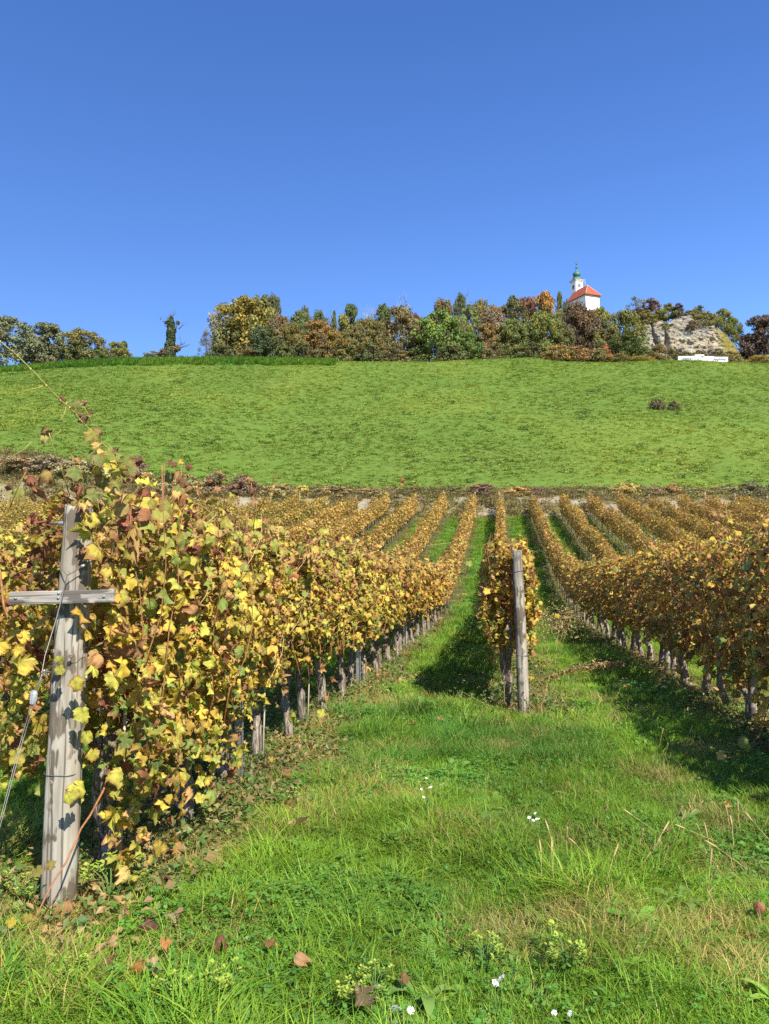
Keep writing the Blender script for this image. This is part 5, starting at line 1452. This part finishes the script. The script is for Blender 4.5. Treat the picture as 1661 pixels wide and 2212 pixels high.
# stakes inside the rows
def stake(u, Y, h, label, kind='metal', lean=0.0):
    x = rowx(u, Y); z = gz1(x, Y)
    root = empty('metal_stake' if kind == 'metal' else 'wooden_stake', (x, Y, z)); props(root, label, 'stake', 'stakes standing in the vine rows')
    if kind == 'metal':
        mb = MB(); w = .022
        for (x0, y0, sx, sy) in ((0, .010, .044, .003), (-w, 0, .003, .022), (w, 0, .003, .022), (-w - .006, -.011, .012, .003), (w + .006, -.011, .012, .003)):
            mb.box((x0, y0, h / 2 - .1), (sx, sy, h + .2))
        mb.build('profile', M['steel'], root, False)
        mb = MB()
        for k in range(3): mb.box((0, -.012, h * (.5 + .2 * k)), (.05, .004, .012))
        mb.build('wire_hooks', M['steel'], root, False)
    else:
        V, qd, tr = post_mesh([[0, 0, -.15], [lean * .3, 0, h * .4], [lean, 0, h]], [.055, .052, .048], 14, 0, int(Y * 10))
        link('shaft', mesh_np('shaft', V, [np.array(qd), np.array(tr)], M['post'], None, True), root)
        mb = MB(); mb.box((lean * .6, -.055, h * .6), (.03, .012, .01)); mb.build('staple', M['steel'], root, False)
    return root
stake(-2.02, 6.07, 1.9, 'galvanised metal stake beside the third trunk of the left row')
stake(-2.05, 11.3, 1.9, 'metal stake half hidden in the leaves further along the left row')
stake(-2.05, 16.8, 1.9, 'metal stake far along the left row near the path bend')
stake(2.78, 8.62, 1.9, 'grey wooden stake beside a dark trunk in the shaded right row', 'wood')
stake(2.80, 13.1, 1.9, 'wooden stake between the leaning trunks of the right row', 'wood', .05)
stake(.38, 15.4, 1.9, 'metal stake inside the short middle row')
# thin training canes at the trunks
for i, y in [(0, yl[0]), (3, yl[3]), (5, yl[5])]:
    x = rowx(-2.09 + .055 + .04 * math.sin(i * 2.1), y - .03); z = gz1(x, y)
    mb = MB(); mb.tube([(0, 0, -.05), (.01, 0, .4), (.015, 0, .95)], .008, 6); s_ = mb.build('training_stake', simple('pale_stake', (.42, .38, .28), .7) if i == 0 else bpy.data.materials['pale_stake'])
    s_.location = (x, y - .03, z); props(s_, 'thin pale training stake tied to the %s trunk of the left row' % _ord[i], 'stake', 'thin training stakes in the left row')
# pale posts at the upper end of rows
for px, py, h in ((1603, 1076, 1.6), (683, 1085, 1.5), (1590, 1102, 1.2), (77, 1085, 1.5), (140, 1082, 1.4), (240, 1085, 1.3)):
    p = P(px, py, 63.6); z = gz1(p.x, 63.6)
    mb = MB(); mb.tube([(0, 0, -.2), (.02, .03, p.z - z if p.z - z > 1 else 1.6)], .055, 7); o = mb.build('pale_post', M['pale_bark'])
    o.location = (p.x, 63.6, z); props(o, 'pale thin post at the upper end of the vine rows', 'post', 'pale posts at the upper edge of the vineyard')
# wires of the trellis
def trellis(u, y0, y1, h, label):
    yy = np.arange(y0, y1, 1.0); pts = np.array([[rowx(u, y), y, gz1(rowx(u, y), y) + h + .01 * math.sin(y * 3)] for y in yy])
    mb = MB(); mb.tube(pts - pts[0], .0017, 4, False); o = mb.build('trellis_wire', M['wire']); o.location = pts[0]; props(o, label, 'wire', 'trellis wires')
for h, nm in ((.78, 'lowest'), (1.25, 'middle'), (1.7, 'upper')):
    trellis(-2.09, 3.9, 27, h, nm + ' thin trellis wire running through the left row')
    trellis(2.80, 4.0, 27, h, nm + ' thin trellis wire running through the right row')

# ------------------------------------------------------------------ tall shoot, red cane and their leaves: parts of the first vine
o1 = np.array(V1.location)
def q1(x, y, Y): return np.array(P(x, y, Y)) - o1
def leaf_at(pos, size, N, col, dried=False, tip=None, r=np.random.default_rng(91), parent=None, name='leaf'):
    N = np.array(N, float); N /= np.linalg.norm(N)
    Tt = np.array(tip if tip is not None else [r.normal() * .4, r.normal() * .3, -1.0]); Tt = Tt - N * (N @ Tt); Tt /= np.linalg.norm(Tt)
    S = np.cross(Tt, N); k = NF + int(r.integers(0, 3)) if dried else int(r.integers(0, NF))
    o = bpy.data.objects.new(name, LEAF_ME[k]); COL.objects.link(o)
    if parent is not None: o.parent = parent
    o.matrix_basis = Matrix([[S[a] * size, Tt[a] * size, N[a] * size, pos[a]] for a in range(3)] + [[0, 0, 0, 1]])
    o.color = (*col, 1)
    return o
shoot = [(362, 1115, 4.75), (345, 1100, 4.7), (320, 1068, 4.62), (295, 1037, 4.55), (262, 995, 4.45), (240, 975, 4.4), (220, 957, 4.35), (195, 930, 4.28), (172, 906, 4.22), (150, 880, 4.15), (130, 865, 4.1), (100, 833, 4.02), (66, 797, 3.94), (38, 769, 3.88), (0, 738, 3.8), (-40, 705, 3.72)]
sp = np.array([q1(*s) for s in shoot])
mb = MB(); mb.tube(sp, np.linspace(.0058, .0034, len(sp)), 7, True, .12)
for i in range(2, len(sp)): mb.lathe([(.004, -.006), (.0068, 0), (.004, .006)], sp[i], 7)
mb.build('cane', M['cane_green'], V1)['label'] = 'long green shoot reaching up to the left over the post'
mb = MB()
mb.tube([q1(145, 868, 4.14), q1(140, 890, 4.13), q1(133, 905, 4.12), q1(130, 912, 4.12)], .0022, 5)
mb.tube([q1(130, 912, 4.12), q1(136, 918, 4.1), q1(125, 926, 4.12), q1(115, 930, 4.13), q1(110, 938, 4.12), q1(118, 939, 4.1), q1(128, 934, 4.12), q1(132, 926, 4.13)], .0018, 5)
mb.tube([q1(98, 832, 4.02), q1(80, 838, 4.0), q1(60, 843, 3.98), q1(46, 846, 3.97)], [.0028, .002, .0016, .001], 5)
mb.tube([q1(151, 882, 4.15), q1(170, 868, 4.16), q1(183, 882, 4.18), q1(196, 905, 4.2), q1(204, 935, 4.25), q1(206, 962, 4.3)], .002, 5)
mb.tube([q1(235, 960, 4.4), q1(252, 985, 4.35), q1(258, 1020, 4.35), q1(256, 1060, 4.35), q1(258, 1100, 4.4)], .0026, 5)
mb.build('tendrils', M['cane_green'], V1)
mb = MB(); mb.tube([q1(150, 1070, 4.3), q1(140, 1035, 4.2), q1(128, 1003, 4.15), q1(118, 980, 4.1), q1(110, 950, 4.06), q1(106, 935, 4.05)], .0028, 6); mb.tube([q1(186, 1075, 4.3), q1(180, 1040, 4.25), q1(171, 1005, 4.2)], .002, 5); mb.build('cane', M['cane_green'], V1)
mb = MB(); mb.tube([q1(20, 1100, 4.1), q1(38, 1055, 4.0), q1(55, 1020, 3.95)], .0022, 5); mb.tube([q1(0, 1012, 3.9), q1(28, 985, 3.9), q1(50, 972, 3.9), q1(68, 955, 3.9)], .002, 5); mb.build('cane', M['cane_green'], V1)
LG = (.30, .30, .06); OL = (.24, .25, .06); TN = (.46, .27, .10); BR = (.22, .085, .045); YE = (.60, .48, .06)
shl = [(136, 866, .045, BR, 1), (164, 878, .06, OL, 0), (182, 874, .045, TN, 1), (178, 906, .07, (.17, .055, .04), 1), (194, 893, .04, BR, 1), (88, 942, .07, TN, 1), (96, 950, .05, (.52, .50, .14), 0), (203, 945, .085, (.34, .30, .06), 0), (216, 940, .07, TN, 1),
       (206, 988, .10, OL, 0), (243, 990, .09, (.26, .28, .055), 0), (268, 1005, .09, (.24, .27, .055), 0), (250, 978, .05, BR, 1), (168, 995, .06, TN, 1), (103, 1030, .09, (.50, .36, .11), 1), (163, 1027, .085, (.20, .25, .055), 0), (164, 1055, .065, (.22, .18, .05), 1), (205, 1018, .06, YE, 0), (240, 1015, .09, YE, 0), (262, 1035, .10, OL, 0), (280, 1020, .08, OL, 0), (225, 1050, .10, OL, 0), (255, 1055, .09, LG, 0), (205, 1075, .08, OL, 0),
       (300, 1000, .06, BR, 1), (372, 1005, .06, BR, 1), (390, 1000, .045, YE, 0), (405, 1008, .05, BR, 1), (385, 1025, .07, TN, 1), (370, 1040, .08, OL, 1), (398, 1045, .07, BR, 1), (410, 1060, .06, TN, 1), (385, 1062, .075, OL, 0), (55, 1018, .04, BR, 1), (22, 1055, .05, BR, 1), (60, 1040, .05, TN, 1), (40, 1068, .06, LG, 0), (430, 1065, .05, TN, 1), (540, 1040, .05, TN, 1), (545, 1065, .05, BR, 1), (548, 1090, .06, TN, 1), (470, 1060, .05, TN, 1)]
rs = np.random.default_rng(17)
for (x, y, s, cl_, d_) in shl:
    Yl = 4.2 + .5 * max(0, (x - 200) / 200) + rs.normal() * .06
    leaf_at(q1(x, y - s * 100, Yl), s * .75, (.45 + rs.normal() * .35, -.7, .3 + rs.normal() * .3), cl_, bool(d_), None, rs, V1)
mb = MB(); mb.tube([q1(385, 1110, 4.9), q1(388, 1060, 4.85), q1(392, 1005, 4.8)], .0035, 6); mb.tube([q1(548, 1150, 5.6), q1(550, 1090, 5.5), q1(541, 1035, 5.5)], .0035, 6); mb.tube([q1(555, 1110, 5.5), q1(580, 1060, 5.4), q1(600, 1023, 5.3)], .0028, 5); mb.build('cane', M['cane'], V1)
# grapes
mb = MB()
for k in range(34):
    c_ = q1(228 + rs.normal() * 3.2, 1012 + 20 * rs.random() ** 1, 4.28 + rs.normal() * .012)
    rr = .0075 + .002 * rs.random()
    mb.lathe([(rr * math.sin(a), -rr * math.cos(a)) for a in np.linspace(.15, math.pi - .15, 6)], c_, 8)
mb.build('grape_bunch', simple('green_grapes', (.33, .32, .09), .35, 0, .5), V1)
# red cane across the post
rc = np.array([q1(244, 1641, 4.1), q1(224, 1706, 3.95), q1(195, 1761, 3.78), q1(175, 1790, 3.70), q1(143, 1862, 3.58), q1(114, 1907, 3.52), q1(78, 1979, 3.42), q1(42, 2031, 3.36)])
mb = MB(); mb.tube(rc, np.linspace(.0062, .003, len(rc)), 7, True, .1); mb.build('cane', M['cane'], V1)['label'] = 'reddish cane slanting down across the foot of the post'
rc2 = np.array([q1(-20, 1180, 4.0), q1(0, 1235, 3.95), q1(8, 1310, 3.92), q1(35, 1380, 3.9), q1(65, 1430, 3.92), q1(108, 1470, 4.0), q1(160, 1505, 4.1)])
mb = MB(); mb.tube(rc2, .0065, 7, True, .1); mb.build('cane', M['cane'], V1)
fl = [(165, 1490, .088, (.50, .44, .06), 3.62, 0), (178, 1555, .085, (.55, .52, .07), 3.64, 0), (186, 1602, .075, (.48, .47, .07), 3.68, 0), (200, 1640, .075, (.58, .48, .06), 3.75, 0), (150, 1733, .062, (.52, .50, .07), 3.60, 0), (163, 1722, .05, (.5, .46, .07), 3.62, 0), (130, 1432, .055, (.42, .42, .07), 3.66, 0), (130, 1455, .055, (.40, .38, .06), 3.62, 0), (108, 1875, .05, (.30, .26, .06), 3.50, 0), (80, 1890, .055, (.26, .22, .05), 3.47, 0), (22, 2000, .05, (.52, .42, .05), 3.38, 0), (60, 1990, .05, (.40, .34, .05), 3.4, 0),
      (254, 1835, .062, (.60, .33, .09), 4.12, 0), (290, 1780, .072, (.52, .50, .09), 4.05, 0), (308, 1722, .075, (.50, .48, .09), 4.05, 0), (270, 1735, .07, (.40, .40, .07), 4.08, 0), (265, 1770, .06, (.42, .40, .07), 4.1, 0), (440, 1640, .085, (.50, .52, .10), 4.75, 0), (468, 1650, .07, (.48, .52, .10), 4.8, 0), (435, 1700, .08, (.55, .55, .10), 4.75, 0), (432, 1735, .075, (.58, .52, .09), 4.75, 0), (695, 1555, .09, (.55, .52, .09), 7.1, 0)]
for (x, y, s, cl_, Yl, d_) in fl:
    leaf_at(q1(x, y - s * 180, Yl), s * .62, (.4 + rs.normal() * .2, -.8, .35), cl_, bool(d_), (rs.normal() * .35, 0, -1), rs, V1)
# bare arching shoots over the left and right rows
def arch(pts, rad, mat, leafs, label=None, owner=None):
    """a loose shoot: part of the vine it grows on"""
    o = np.array(owner.location)
    P_ = np.array([np.array(P(*p)) - o for p in pts]); mb = MB(); mb.tube(P_, np.linspace(rad, rad * .4, len(P_)), 5)
    mb.build('cane', M[mat], owner)
    for (x, y, Y, s, c_, d_) in leafs: leaf_at(np.array(P(x, y - 6, Y)) - o, s, (.2, -.8, .3), c_, d_, None, rs, owner)
def vines(g): return [o for o in COL.objects if o.get('group') == g]
vl = vines(GL); vr = vines(GR); vm = vines(GM)
arch([(770, 1130, 8.6), (800, 1105, 8.5), (840, 1070, 8.4), (868, 1048, 8.3)], .004, 'straw_stem', [(871, 1040, 8.3, .05, (.50, .20, .07), True), (869, 1052, 8.3, .035, (.35, .30, .06), False)], None, vl[6])
arch([(840, 1195, 9.4), (880, 1185, 9.3), (930, 1178, 9.2), (975, 1172, 9.1)], .004, 'straw_stem', [(860, 1184, 9.3, .05, TN, True), (985, 1170, 9.1, .04, TN, True)], None, vl[7])
arch([(990, 1240, 14), (1005, 1228, 14), (1015, 1222, 14)], .004, 'straw_stem', [(1013, 1222, 14, .09, (.30, .34, .07), False)], None, vl[11])
arch([(1575, 1170, 7.9), (1572, 1130, 7.8), (1568, 1100, 7.8), (1573, 1078, 7.8), (1562, 1068, 7.8)], .004, 'straw_stem', [(1578, 1130, 7.8, .05, YE, False), (1570, 1150, 7.8, .05, TN, True)], None, vr[3])
arch([(1600, 1180, 7.9), (1640, 1130, 7.8), (1665, 1105, 7.7)], .0035, 'straw_stem', [], None, vr[3])
arch([(1535, 1160, 8.2), (1548, 1125, 8.1), (1558, 1090, 8.1)], .004, 'cane', [(1545, 1115, 8.1, .06, TN, True), (1560, 1118, 8.1, .05, (.5, .3, .12), True), (1550, 1135, 8.1, .05, TN, True)], None, vr[4])
arch([(1395, 1440, 9.0), (1440, 1445, 8.6), (1470, 1450, 8.4), (1420, 1437, 9.0)], .005, 'straw_stem', [(1465, 1448, 8.4, .07, (.55, .30, .06), True), (1440, 1440, 8.6, .05, YE, False)], None, vr[4])
arch([(1661, 1520, 6.6), (1640, 1590, 6.3), (1600, 1630, 6.2), (1560, 1640, 6.1)], .005, 'cane', [(1615, 1606, 6.15, .08, (.24, .28, .06), False), (1556, 1636, 6.1, .06, (.5, .42, .1), False)], None, vr[2])
arch([(1195, 1330, 10.2), (1215, 1325, 10.0), (1240, 1322, 9.9)], .005, 'straw_stem', [(1205, 1335, 10.0, .06, YE, False), (1222, 1340, 9.9, .05, TN, True)], None, vm[0])
# ------------------------------------------------------------------ small things in the grass
# dry weed stalk lying across the lane
def dry_weed():
    h = hit(1150, 1485); root = empty('dry_weed', h); props(root, 'dry brown feathery weed stalk leaning over the grass right of the round post', 'weed')
    o = np.array(h); pts = np.array([h, P(1180, 1467, h.y - .05), P(1230, 1446, h.y - .1), P(1285, 1436, h.y - .15), P(1345, 1432, h.y - .2)], float) - o
    mb = MB(); mb.tube(pts, [.006, .006, .005, .004, .002], 5); mb.build('stem', M['straw_stem'], root)
    r = np.random.default_rng(4); t = r.random(900) ** .75
    k = np.linspace(0, 1, 5); c = np.stack([np.interp(t, k, pts[:, i]) for i in range(3)], 1)
    w = np.interp(t, [0, .2, .55, .75, 1], [.02, .05, .09, .16, .05])
    d = r.normal(size=(900, 3)); d /= np.linalg.norm(d, axis=1)[:, None]; d[:, 2] = d[:, 2] * .8 - .25
    V, T_, C = quad_cloud(c + d * (w * r.random(900))[:, None], .011, d, .5, r, np.array((.30, .20, .08)) * (.6 + .8 * r.random((900, 1))), 2.2)
    o_ = link('seed_heads', mesh_np('seed_heads', V, T_, M['plain'], {'col': ('FLOAT_COLOR', C)}, False), root); o_['kind'] = 'stuff'
    for (x, y, Y, n, sp, colr, lab) in ((1195, 1345, 12.5, 1300, (.22, .3, .14), (.30, .22, .09), 'bushy dry straw-coloured weed right of the short middle row'), (1165, 1490, 9.5, 700, (.35, .3, .14), (.13, .11, .04), 'low brownish weed growing at the foot of the round post'), (1090, 1510, 9.4, 600, (.3, .3, .12), (.09, .12, .03), 'low olive weed left of the foot of the round post')):
        p = P(x, y, Y); z = gz1(p.x, Y); rt = empty('weed', (p.x, Y, z)); props(rt, lab, 'weed')
        hh = max(p.z - z, sp[2])
        Pc = np.stack([r.normal(size=n) * sp[0], r.normal(size=n) * sp[1], hh + r.normal(size=n) * sp[2]], 1); Pc[:, 2] = np.abs(Pc[:, 2])
        V, T_, C = quad_cloud(Pc, .009, np.tile([0, -.3, .8], (n, 1)), .8, r, np.array(colr) * (.55 + .9 * r.random((n, 1))), 2.0)
        q_ = link('foliage', mesh_np('foliage', V, T_, M['plain'], {'col': ('FLOAT_COLOR', C)}, False), rt); q_['kind'] = 'stuff'
        mb = MB()
        for k_ in range(6): a = r.normal(size=2) * np.array(sp[:2]) * .8; mb.tube([(0, 0, -.02), (a[0] * .5, a[1] * .5, hh * .6), (a[0], a[1], hh + r.normal() * sp[2])], [.004, .003, .0015], 4)
        q_ = mb.build('stems', M['straw_stem'], rt)
dry_weed()

# fallen leaves
DB = (.13, .065, .045); BRN = (.24, .11, .05); TAN = (.52, .34, .18); ORG = (.50, .22, .07); YEL = (.58, .46, .06)
fall = [(345, 1891, .085, DB, 1, 'dark brown curled leaf fallen by the first trunk'), (377, 1976, .08, (.58, .40, .24), 0, 'pale tan leaf lying in the grass right of the cross-barred post'), (322, 1992, .085, (.20, .10, .07), 1, 'dull brown leaf left of the pale tan fallen leaf'), (478, 2034, .075, BRN, 1, 'brown leaf standing on edge in the grass'), (135, 1955, .08, (.48, .24, .11), 1, 'rusty leaf leaning on the foot of the cross-barred post'),
        (325, 2093, .065, TAN, 1, 'tan folded leaf in the near grass'), (297, 2083, .05, ORG, 1, 'small rusty leaf beside the tan folded leaf'), (361, 2044, .045, ORG, 1, 'small orange-brown leaf in the grass'), (247, 2034, .05, TAN, 1, 'light brown narrow leaf standing in the grass'), (263, 1979, .05, (.45, .28, .14), 1, 'tan curled leaf right of the post foot'), (384, 1836, .075, (.5, .27, .09), 1, 'orange-tan leaf under the second trunk'), (58, 1818, .05, BRN, 1, 'brown leaf in the grass left of the cross-barred post'),
        (240, 2082, .045, BRN, 1, 'small brown leaf low in the near grass'), (635, 2072, .06, (.48, .28, .13), 1, 'light brown crumpled leaf alone on the near grass'), (790, 2156, .085, (.15, .085, .055), 1, 'large dark brown leaf near the lower picture edge'), (581, 2045, .04, BRN, 1, 'little brown leaf left above the crumpled one'), (869, 2117, .04, BRN, 1, 'little dark leaf right of the large dark brown one'),
        (619, 1670, .06, (.30, .14, .07), 0, 'reddish brown leaf right of the left row'), (572, 1752, .06, (.33, .16, .08), 1, 'brown leaf under the left row, near the metal stake'), (626, 1730, .07, BRN, 1, 'brown wrinkled leaf in the grass below the reddish one'), (590, 1640, .05, YEL, 0, 'bright yellow leaf fallen at the fourth trunk'), (576, 1645, .055, BRN, 1, 'brown leaf touching the bright yellow fallen leaf'), (694, 1643, .05, BRN, 1, 'brown leaf at the edge of the left row grass'), (605, 1618, .06, (.5, .3, .12), 1, 'tan leaf behind the bright yellow fallen leaf'),
        (640, 1610, .05, (.42, .22, .1), 1, 'tan-brown leaf near the fifth trunk'), (735, 1510, .07, (.4, .24, .1), 1, 'tan leaf further along the left row edge'), (720, 1570, .05, (.36, .18, .08), 1, 'small brown leaf at the edge of the path'), (1643, 1956, .05, (.46, .2, .1), 1, 'reddish leaf in the grass at the right edge'), (1442, 1793, .05, BRN, 1, 'dark red-brown leaf among the foxtails'), (1573, 1738, .055, (.62, .40, .12), 1, 'yellow and red rounded leaf at the edge of the right shade'),
        (890, 1560, .06, (.42, .2, .09), 1, 'rusty leaf on the path left of the round post'), (950, 1552, .05, (.4, .2, .1), 1, 'brown leaf on the sunny path'), (1095, 1548, .05, BRN, 1, 'brown leaf at the foot of the round post, left side'), (1165, 1530, .055, (.36, .16, .08), 1, 'reddish leaf at the foot of the round post, right side'), (1075, 1405, .05, BRN, 1, 'brown leaf under the short middle row'), (1290, 1580, .05, (.45, .25, .1), 1, 'tan leaf on the right lane grass'), (1490, 1470, .06, YEL, 0, 'yellow leaf in the shade under the right row'), (1350, 1480, .05, ORG, 1, 'orange leaf under the right row')]
for (x, y, s, cl_, d_, lab) in fall:
    UP = .115 if y > 1830 else .10
    h = hit(x, y, 1.0, 60.0, UP); h.z += UP
    r = rs
    o = leaf_at(np.array(h), s * .85, (r.normal() * .35, -.55 + r.normal() * .25, .8), cl_, bool(d_), (r.normal(), r.normal() * .6, -.2), r, None, 'fallen_leaf')
    props(o, lab, 'leaf', 'fallen vine leaves in the grass')

# white flowers
def flower_mesh(kind, seed):
    r = np.random.default_rng(seed); pet = MB(); cen = MB()
    if kind == 'daisy':
        for k in range(18):
            a = k / 18 * 6.283 + r.normal() * .05; d = np.array([math.cos(a), math.sin(a), .08]); e = np.array([-math.sin(a), math.cos(a), 0])
            pet.add([d * .003, d * .008 + e * .0016, d * .0115, d * .008 - e * .0016], None, [(0, 1, 2, 3)])
        cen.lathe([(.0042, 0), (.0038, .0018), (.002, .003), (.0002, .0034)], (0, 0, 0), 8)
    else:
        for k in range(60):
            a = r.random() * 6.283; q = .026 * math.sqrt(r.random()); c = np.array([q * math.cos(a), q * math.sin(a), .006 * (1 - (q / .026) ** 2) + r.normal() * .0025])
            for j in range(4):
                b = j * 1.571 + r.random(); d = np.array([math.cos(b), math.sin(b), .3]) * .0042; e = np.array([-math.sin(b), math.cos(b), 0]) * .002
                pet.add([c, c + d * .7 + e, c + d, c + d * .7 - e], None, [(0, 1, 2, 3)])
        for k in range(12): a = r.random() * 6.283; q = .02 * r.random(); cen.tube([(0, 0, -.03), (q * math.cos(a), q * math.sin(a), -.001)], .0008, 4)
    return pet, cen
petm = simple('white_petals', (.86, .86, .82), .7); yelm = simple('yellow_flower_centre', (.60, .42, .05), .8); stm = simple('flower_stem', (.10, .18, .04), .8)
FM = {}
for kind in ('daisy', 'yarrow'):
    p_, c_ = flower_mesh(kind, 3); st = MB(); st.tube([(0, 0, -.26), (.006, .004, -.12), (0, 0, -.001)], [.0016, .0014, .001], 5)
    FM[kind] = (p_.mesh('petals', petm, False), c_.mesh('flower_centre', yelm if kind == 'daisy' else stm), st.mesh('stem', stm))
def flower(kind, x, y, s, label, group):
    h = hit(x, y, 1.0, 60.0, .15); p = P(x, y, h.y)
    root = empty(kind + '_flower', p, rs.random() * 6.28); props(root, label, 'flower', group)
    a = link('petals', FM[kind][0], root); b = link('flower_centre', FM[kind][1], root); c = link('stem', FM[kind][2], root)
    for q in (a, b): q.scale = (s * .68, s * .68, s * .68); q.rotation_euler = (R(28) + rs.normal() * .25, rs.normal() * .3, 0)
    c.scale = (1, 1, max(.3, (p.z - h.z + .03) / .26))
for (x, y) in [(969, 1670), (921, 1681), (902, 1690), (926, 1702), (951, 1695), (957, 1693), (910, 1705), (946, 1679), (915, 1722), (931, 1700)]: flower('daisy', x, y, 1.25, 'small white daisy in the loose patch in the middle of the grass', 'white daisies in the middle of the grass')
for (x, y) in [(1148, 1763), (1156, 1757), (1159, 1769), (1143, 1766), (1163, 1769), (1152, 1772)]: flower('daisy', x, y, 1.35, 'small white daisy in the tight clump right of the middle', 'white daisies in a tight clump')
flower('daisy', 1223, 1692, 1.35, 'single white daisy standing alone right of the loose daisy patch', None)
for (x, y, s, l_) in [(815, 2131, .75, 'white flat flower head beside the large dark fallen leaf'), (856, 2179, 1.0, 'largest white flower cluster at the lower picture edge'), (887, 2183, .7, 'white flower head just right of the largest cluster'), (1083, 2113, .95, 'white flower head, upper of the pair at lower right of the middle'), (1069, 2124, .8, 'white flower head, lower of the pair at lower right of the middle'), (854, 2209, .7, 'white flower head cut by the lower picture edge'), (1197, 2188, .55, 'tiny white flower at the lower edge, left of its twin'), (1231, 2189, .55, 'tiny white flower at the lower edge, right of its twin')]:
    flower('yarrow', x, y, s, l_, 'white flower heads in the near grass')

# foxtail seed heads
def foxtail():
    r = np.random.default_rng(12); hd = MB()
    t = np.linspace(0, 1, 8); hd.tube(np.stack([0 * t, 0 * t, t * .075], 1), .0012 + .0042 * np.sin(np.pi * np.clip(t * .9 + .08, 0, 1)) ** .6, 7, True, .3)
    for k in range(70):
        z = .072 * r.random(); a = r.random() * 6.28; d = np.array([math.cos(a), math.sin(a), .9]); d /= np.linalg.norm(d); b = np.array([0, 0, z]) + d * .003; e = np.array([-math.sin(a), math.cos(a), 0]) * .0005
        hd.add([b - e, b + e, b + d * .012], [(0, 1, 2)])
    st = MB(); st.tube([(.02, .01, -.24), (.008, .004, -.1), (0, 0, .002)], [.0016, .0013, .0009], 5)
    return hd.mesh('seed_head', simple('foxtail_head', (.36, .27, .11), .8)), st.mesh('stem', M['straw_stem'])
fh, fs = foxtail()
for k, (cx, cy) in enumerate([(500, 430), (540, 550), (730, 590), (790, 740), (600, 880), (180, 840), (110, 850), (1190, 480), (960, 150), (1090, 680), (1060, 640), (1245, 750), (1190, 700), (1310, 810), (1260, 930), (1280, 1000), (1380, 600), (1410, 660), (1550, 630), (1450, 570), (1170, 540), (1030, 600), (940, 700), (860, 830), (165, 700), (280, 750), (1120, 30), (930, 40), (350, 790), (1130, 520)]):
    x = 1134 + cx * .3173; y = 1566 + cy * .3173
    h = hit(x, y + 8, 1.0, 60.0, .19); p = P(x, y + 8, h.y)
    root = empty('foxtail_grass', p); root.rotation_euler = (rs.normal() * .4, rs.normal() * .45, rs.random() * 6.28); props(root, 'tan bristly foxtail seed head standing in the grass on the right', 'grass stalk', 'foxtail seed heads on the right')
    link('seed_head', fh, root).scale = (.95, .95, .75 + .4 * rs.random()); s_ = link('stem', fs, root); s_.scale = (1, 1, max(.4, (p.z - h.z) / .24))
# yellow-green spurge
def spurge():
    r = np.random.default_rng(6); st = MB(); lf = MB()
    for k in range(9):
        a = r.random() * 6.28; L = .035 + .05 * r.random(); tip = np.array([math.cos(a) * L, math.sin(a) * L, .07 + .05 * r.random()])
        st.tube([(0, 0, -.04), tip * [.4, .4, .6], tip], [.0022, .0018, .0012], 5)
        for j in range(13):
            b = r.random() * 6.28; d = np.array([math.cos(b), math.sin(b), .35]); e = np.array([-math.sin(b), math.cos(b), 0]); c = tip + np.array([0, 0, -.025 * r.random()]) + d * .003; s = .009 + .006 * r.random(); f = r.random()
            lf.col = np.array((.26, .36, .05)) * (1 - f) + np.array((.36, .44, .06)) * f
            lf.add([c, c + d * s * .7 + e * s * .5, c + d * s * 1.25 + [0, 0, .001], c + d * s * .7 - e * s * .5], None, [(0, 1, 2, 3)])
    return lf.mesh('leaves', M['plain'], False, True), st.mesh('stems', stm)
sl, ss = spurge()
for (x, y, s, lab) in [(240, 1925, 1.7, 'big yellow-green spurge at the first trunk right of the post'), (62, 1932, 1.3, 'yellow-green spurge left of the post foot'), (153, 2093, .9, 'yellow-green spurge below the cross-barred post'), (371, 2148, .9, 'yellow-green spurge, leftmost of four near the lower edge'), (403, 2151, .8, 'yellow-green spurge, second of four near the lower edge'), (468, 2132, .9, 'yellow-green spurge, third of four near the lower edge'), (500, 2122, .8, 'yellow-green spurge, rightmost of four near the lower edge'), (810, 2119, .8, 'yellow-green spurge above the white flower head'), (762, 2152, .8, 'yellow-green spurge left of the dark brown fallen leaf'), (783, 2168, .8, 'yellow-green spurge under the dark brown fallen leaf'), (1048, 2067, 1.0, 'yellow-green spurge left of the middle of the near grass'), (1226, 2074, 1.2, 'yellow-green spurge in the near grass right of the flowers'), (629, 1723, 1.0, 'yellow-green spurge among the brown leaves of the left row')]:
    h = hit(x, y, 1.0, 60.0, .10); root = empty('spurge_plant', (h.x, h.y, h.z + .05), rs.random() * 6.28); root.scale = (s, s, s); props(root, lab, 'plant', 'yellow-green spurge plants')
    link('leaves', sl, root)['kind'] = 'stuff'; link('stems', ss, root)
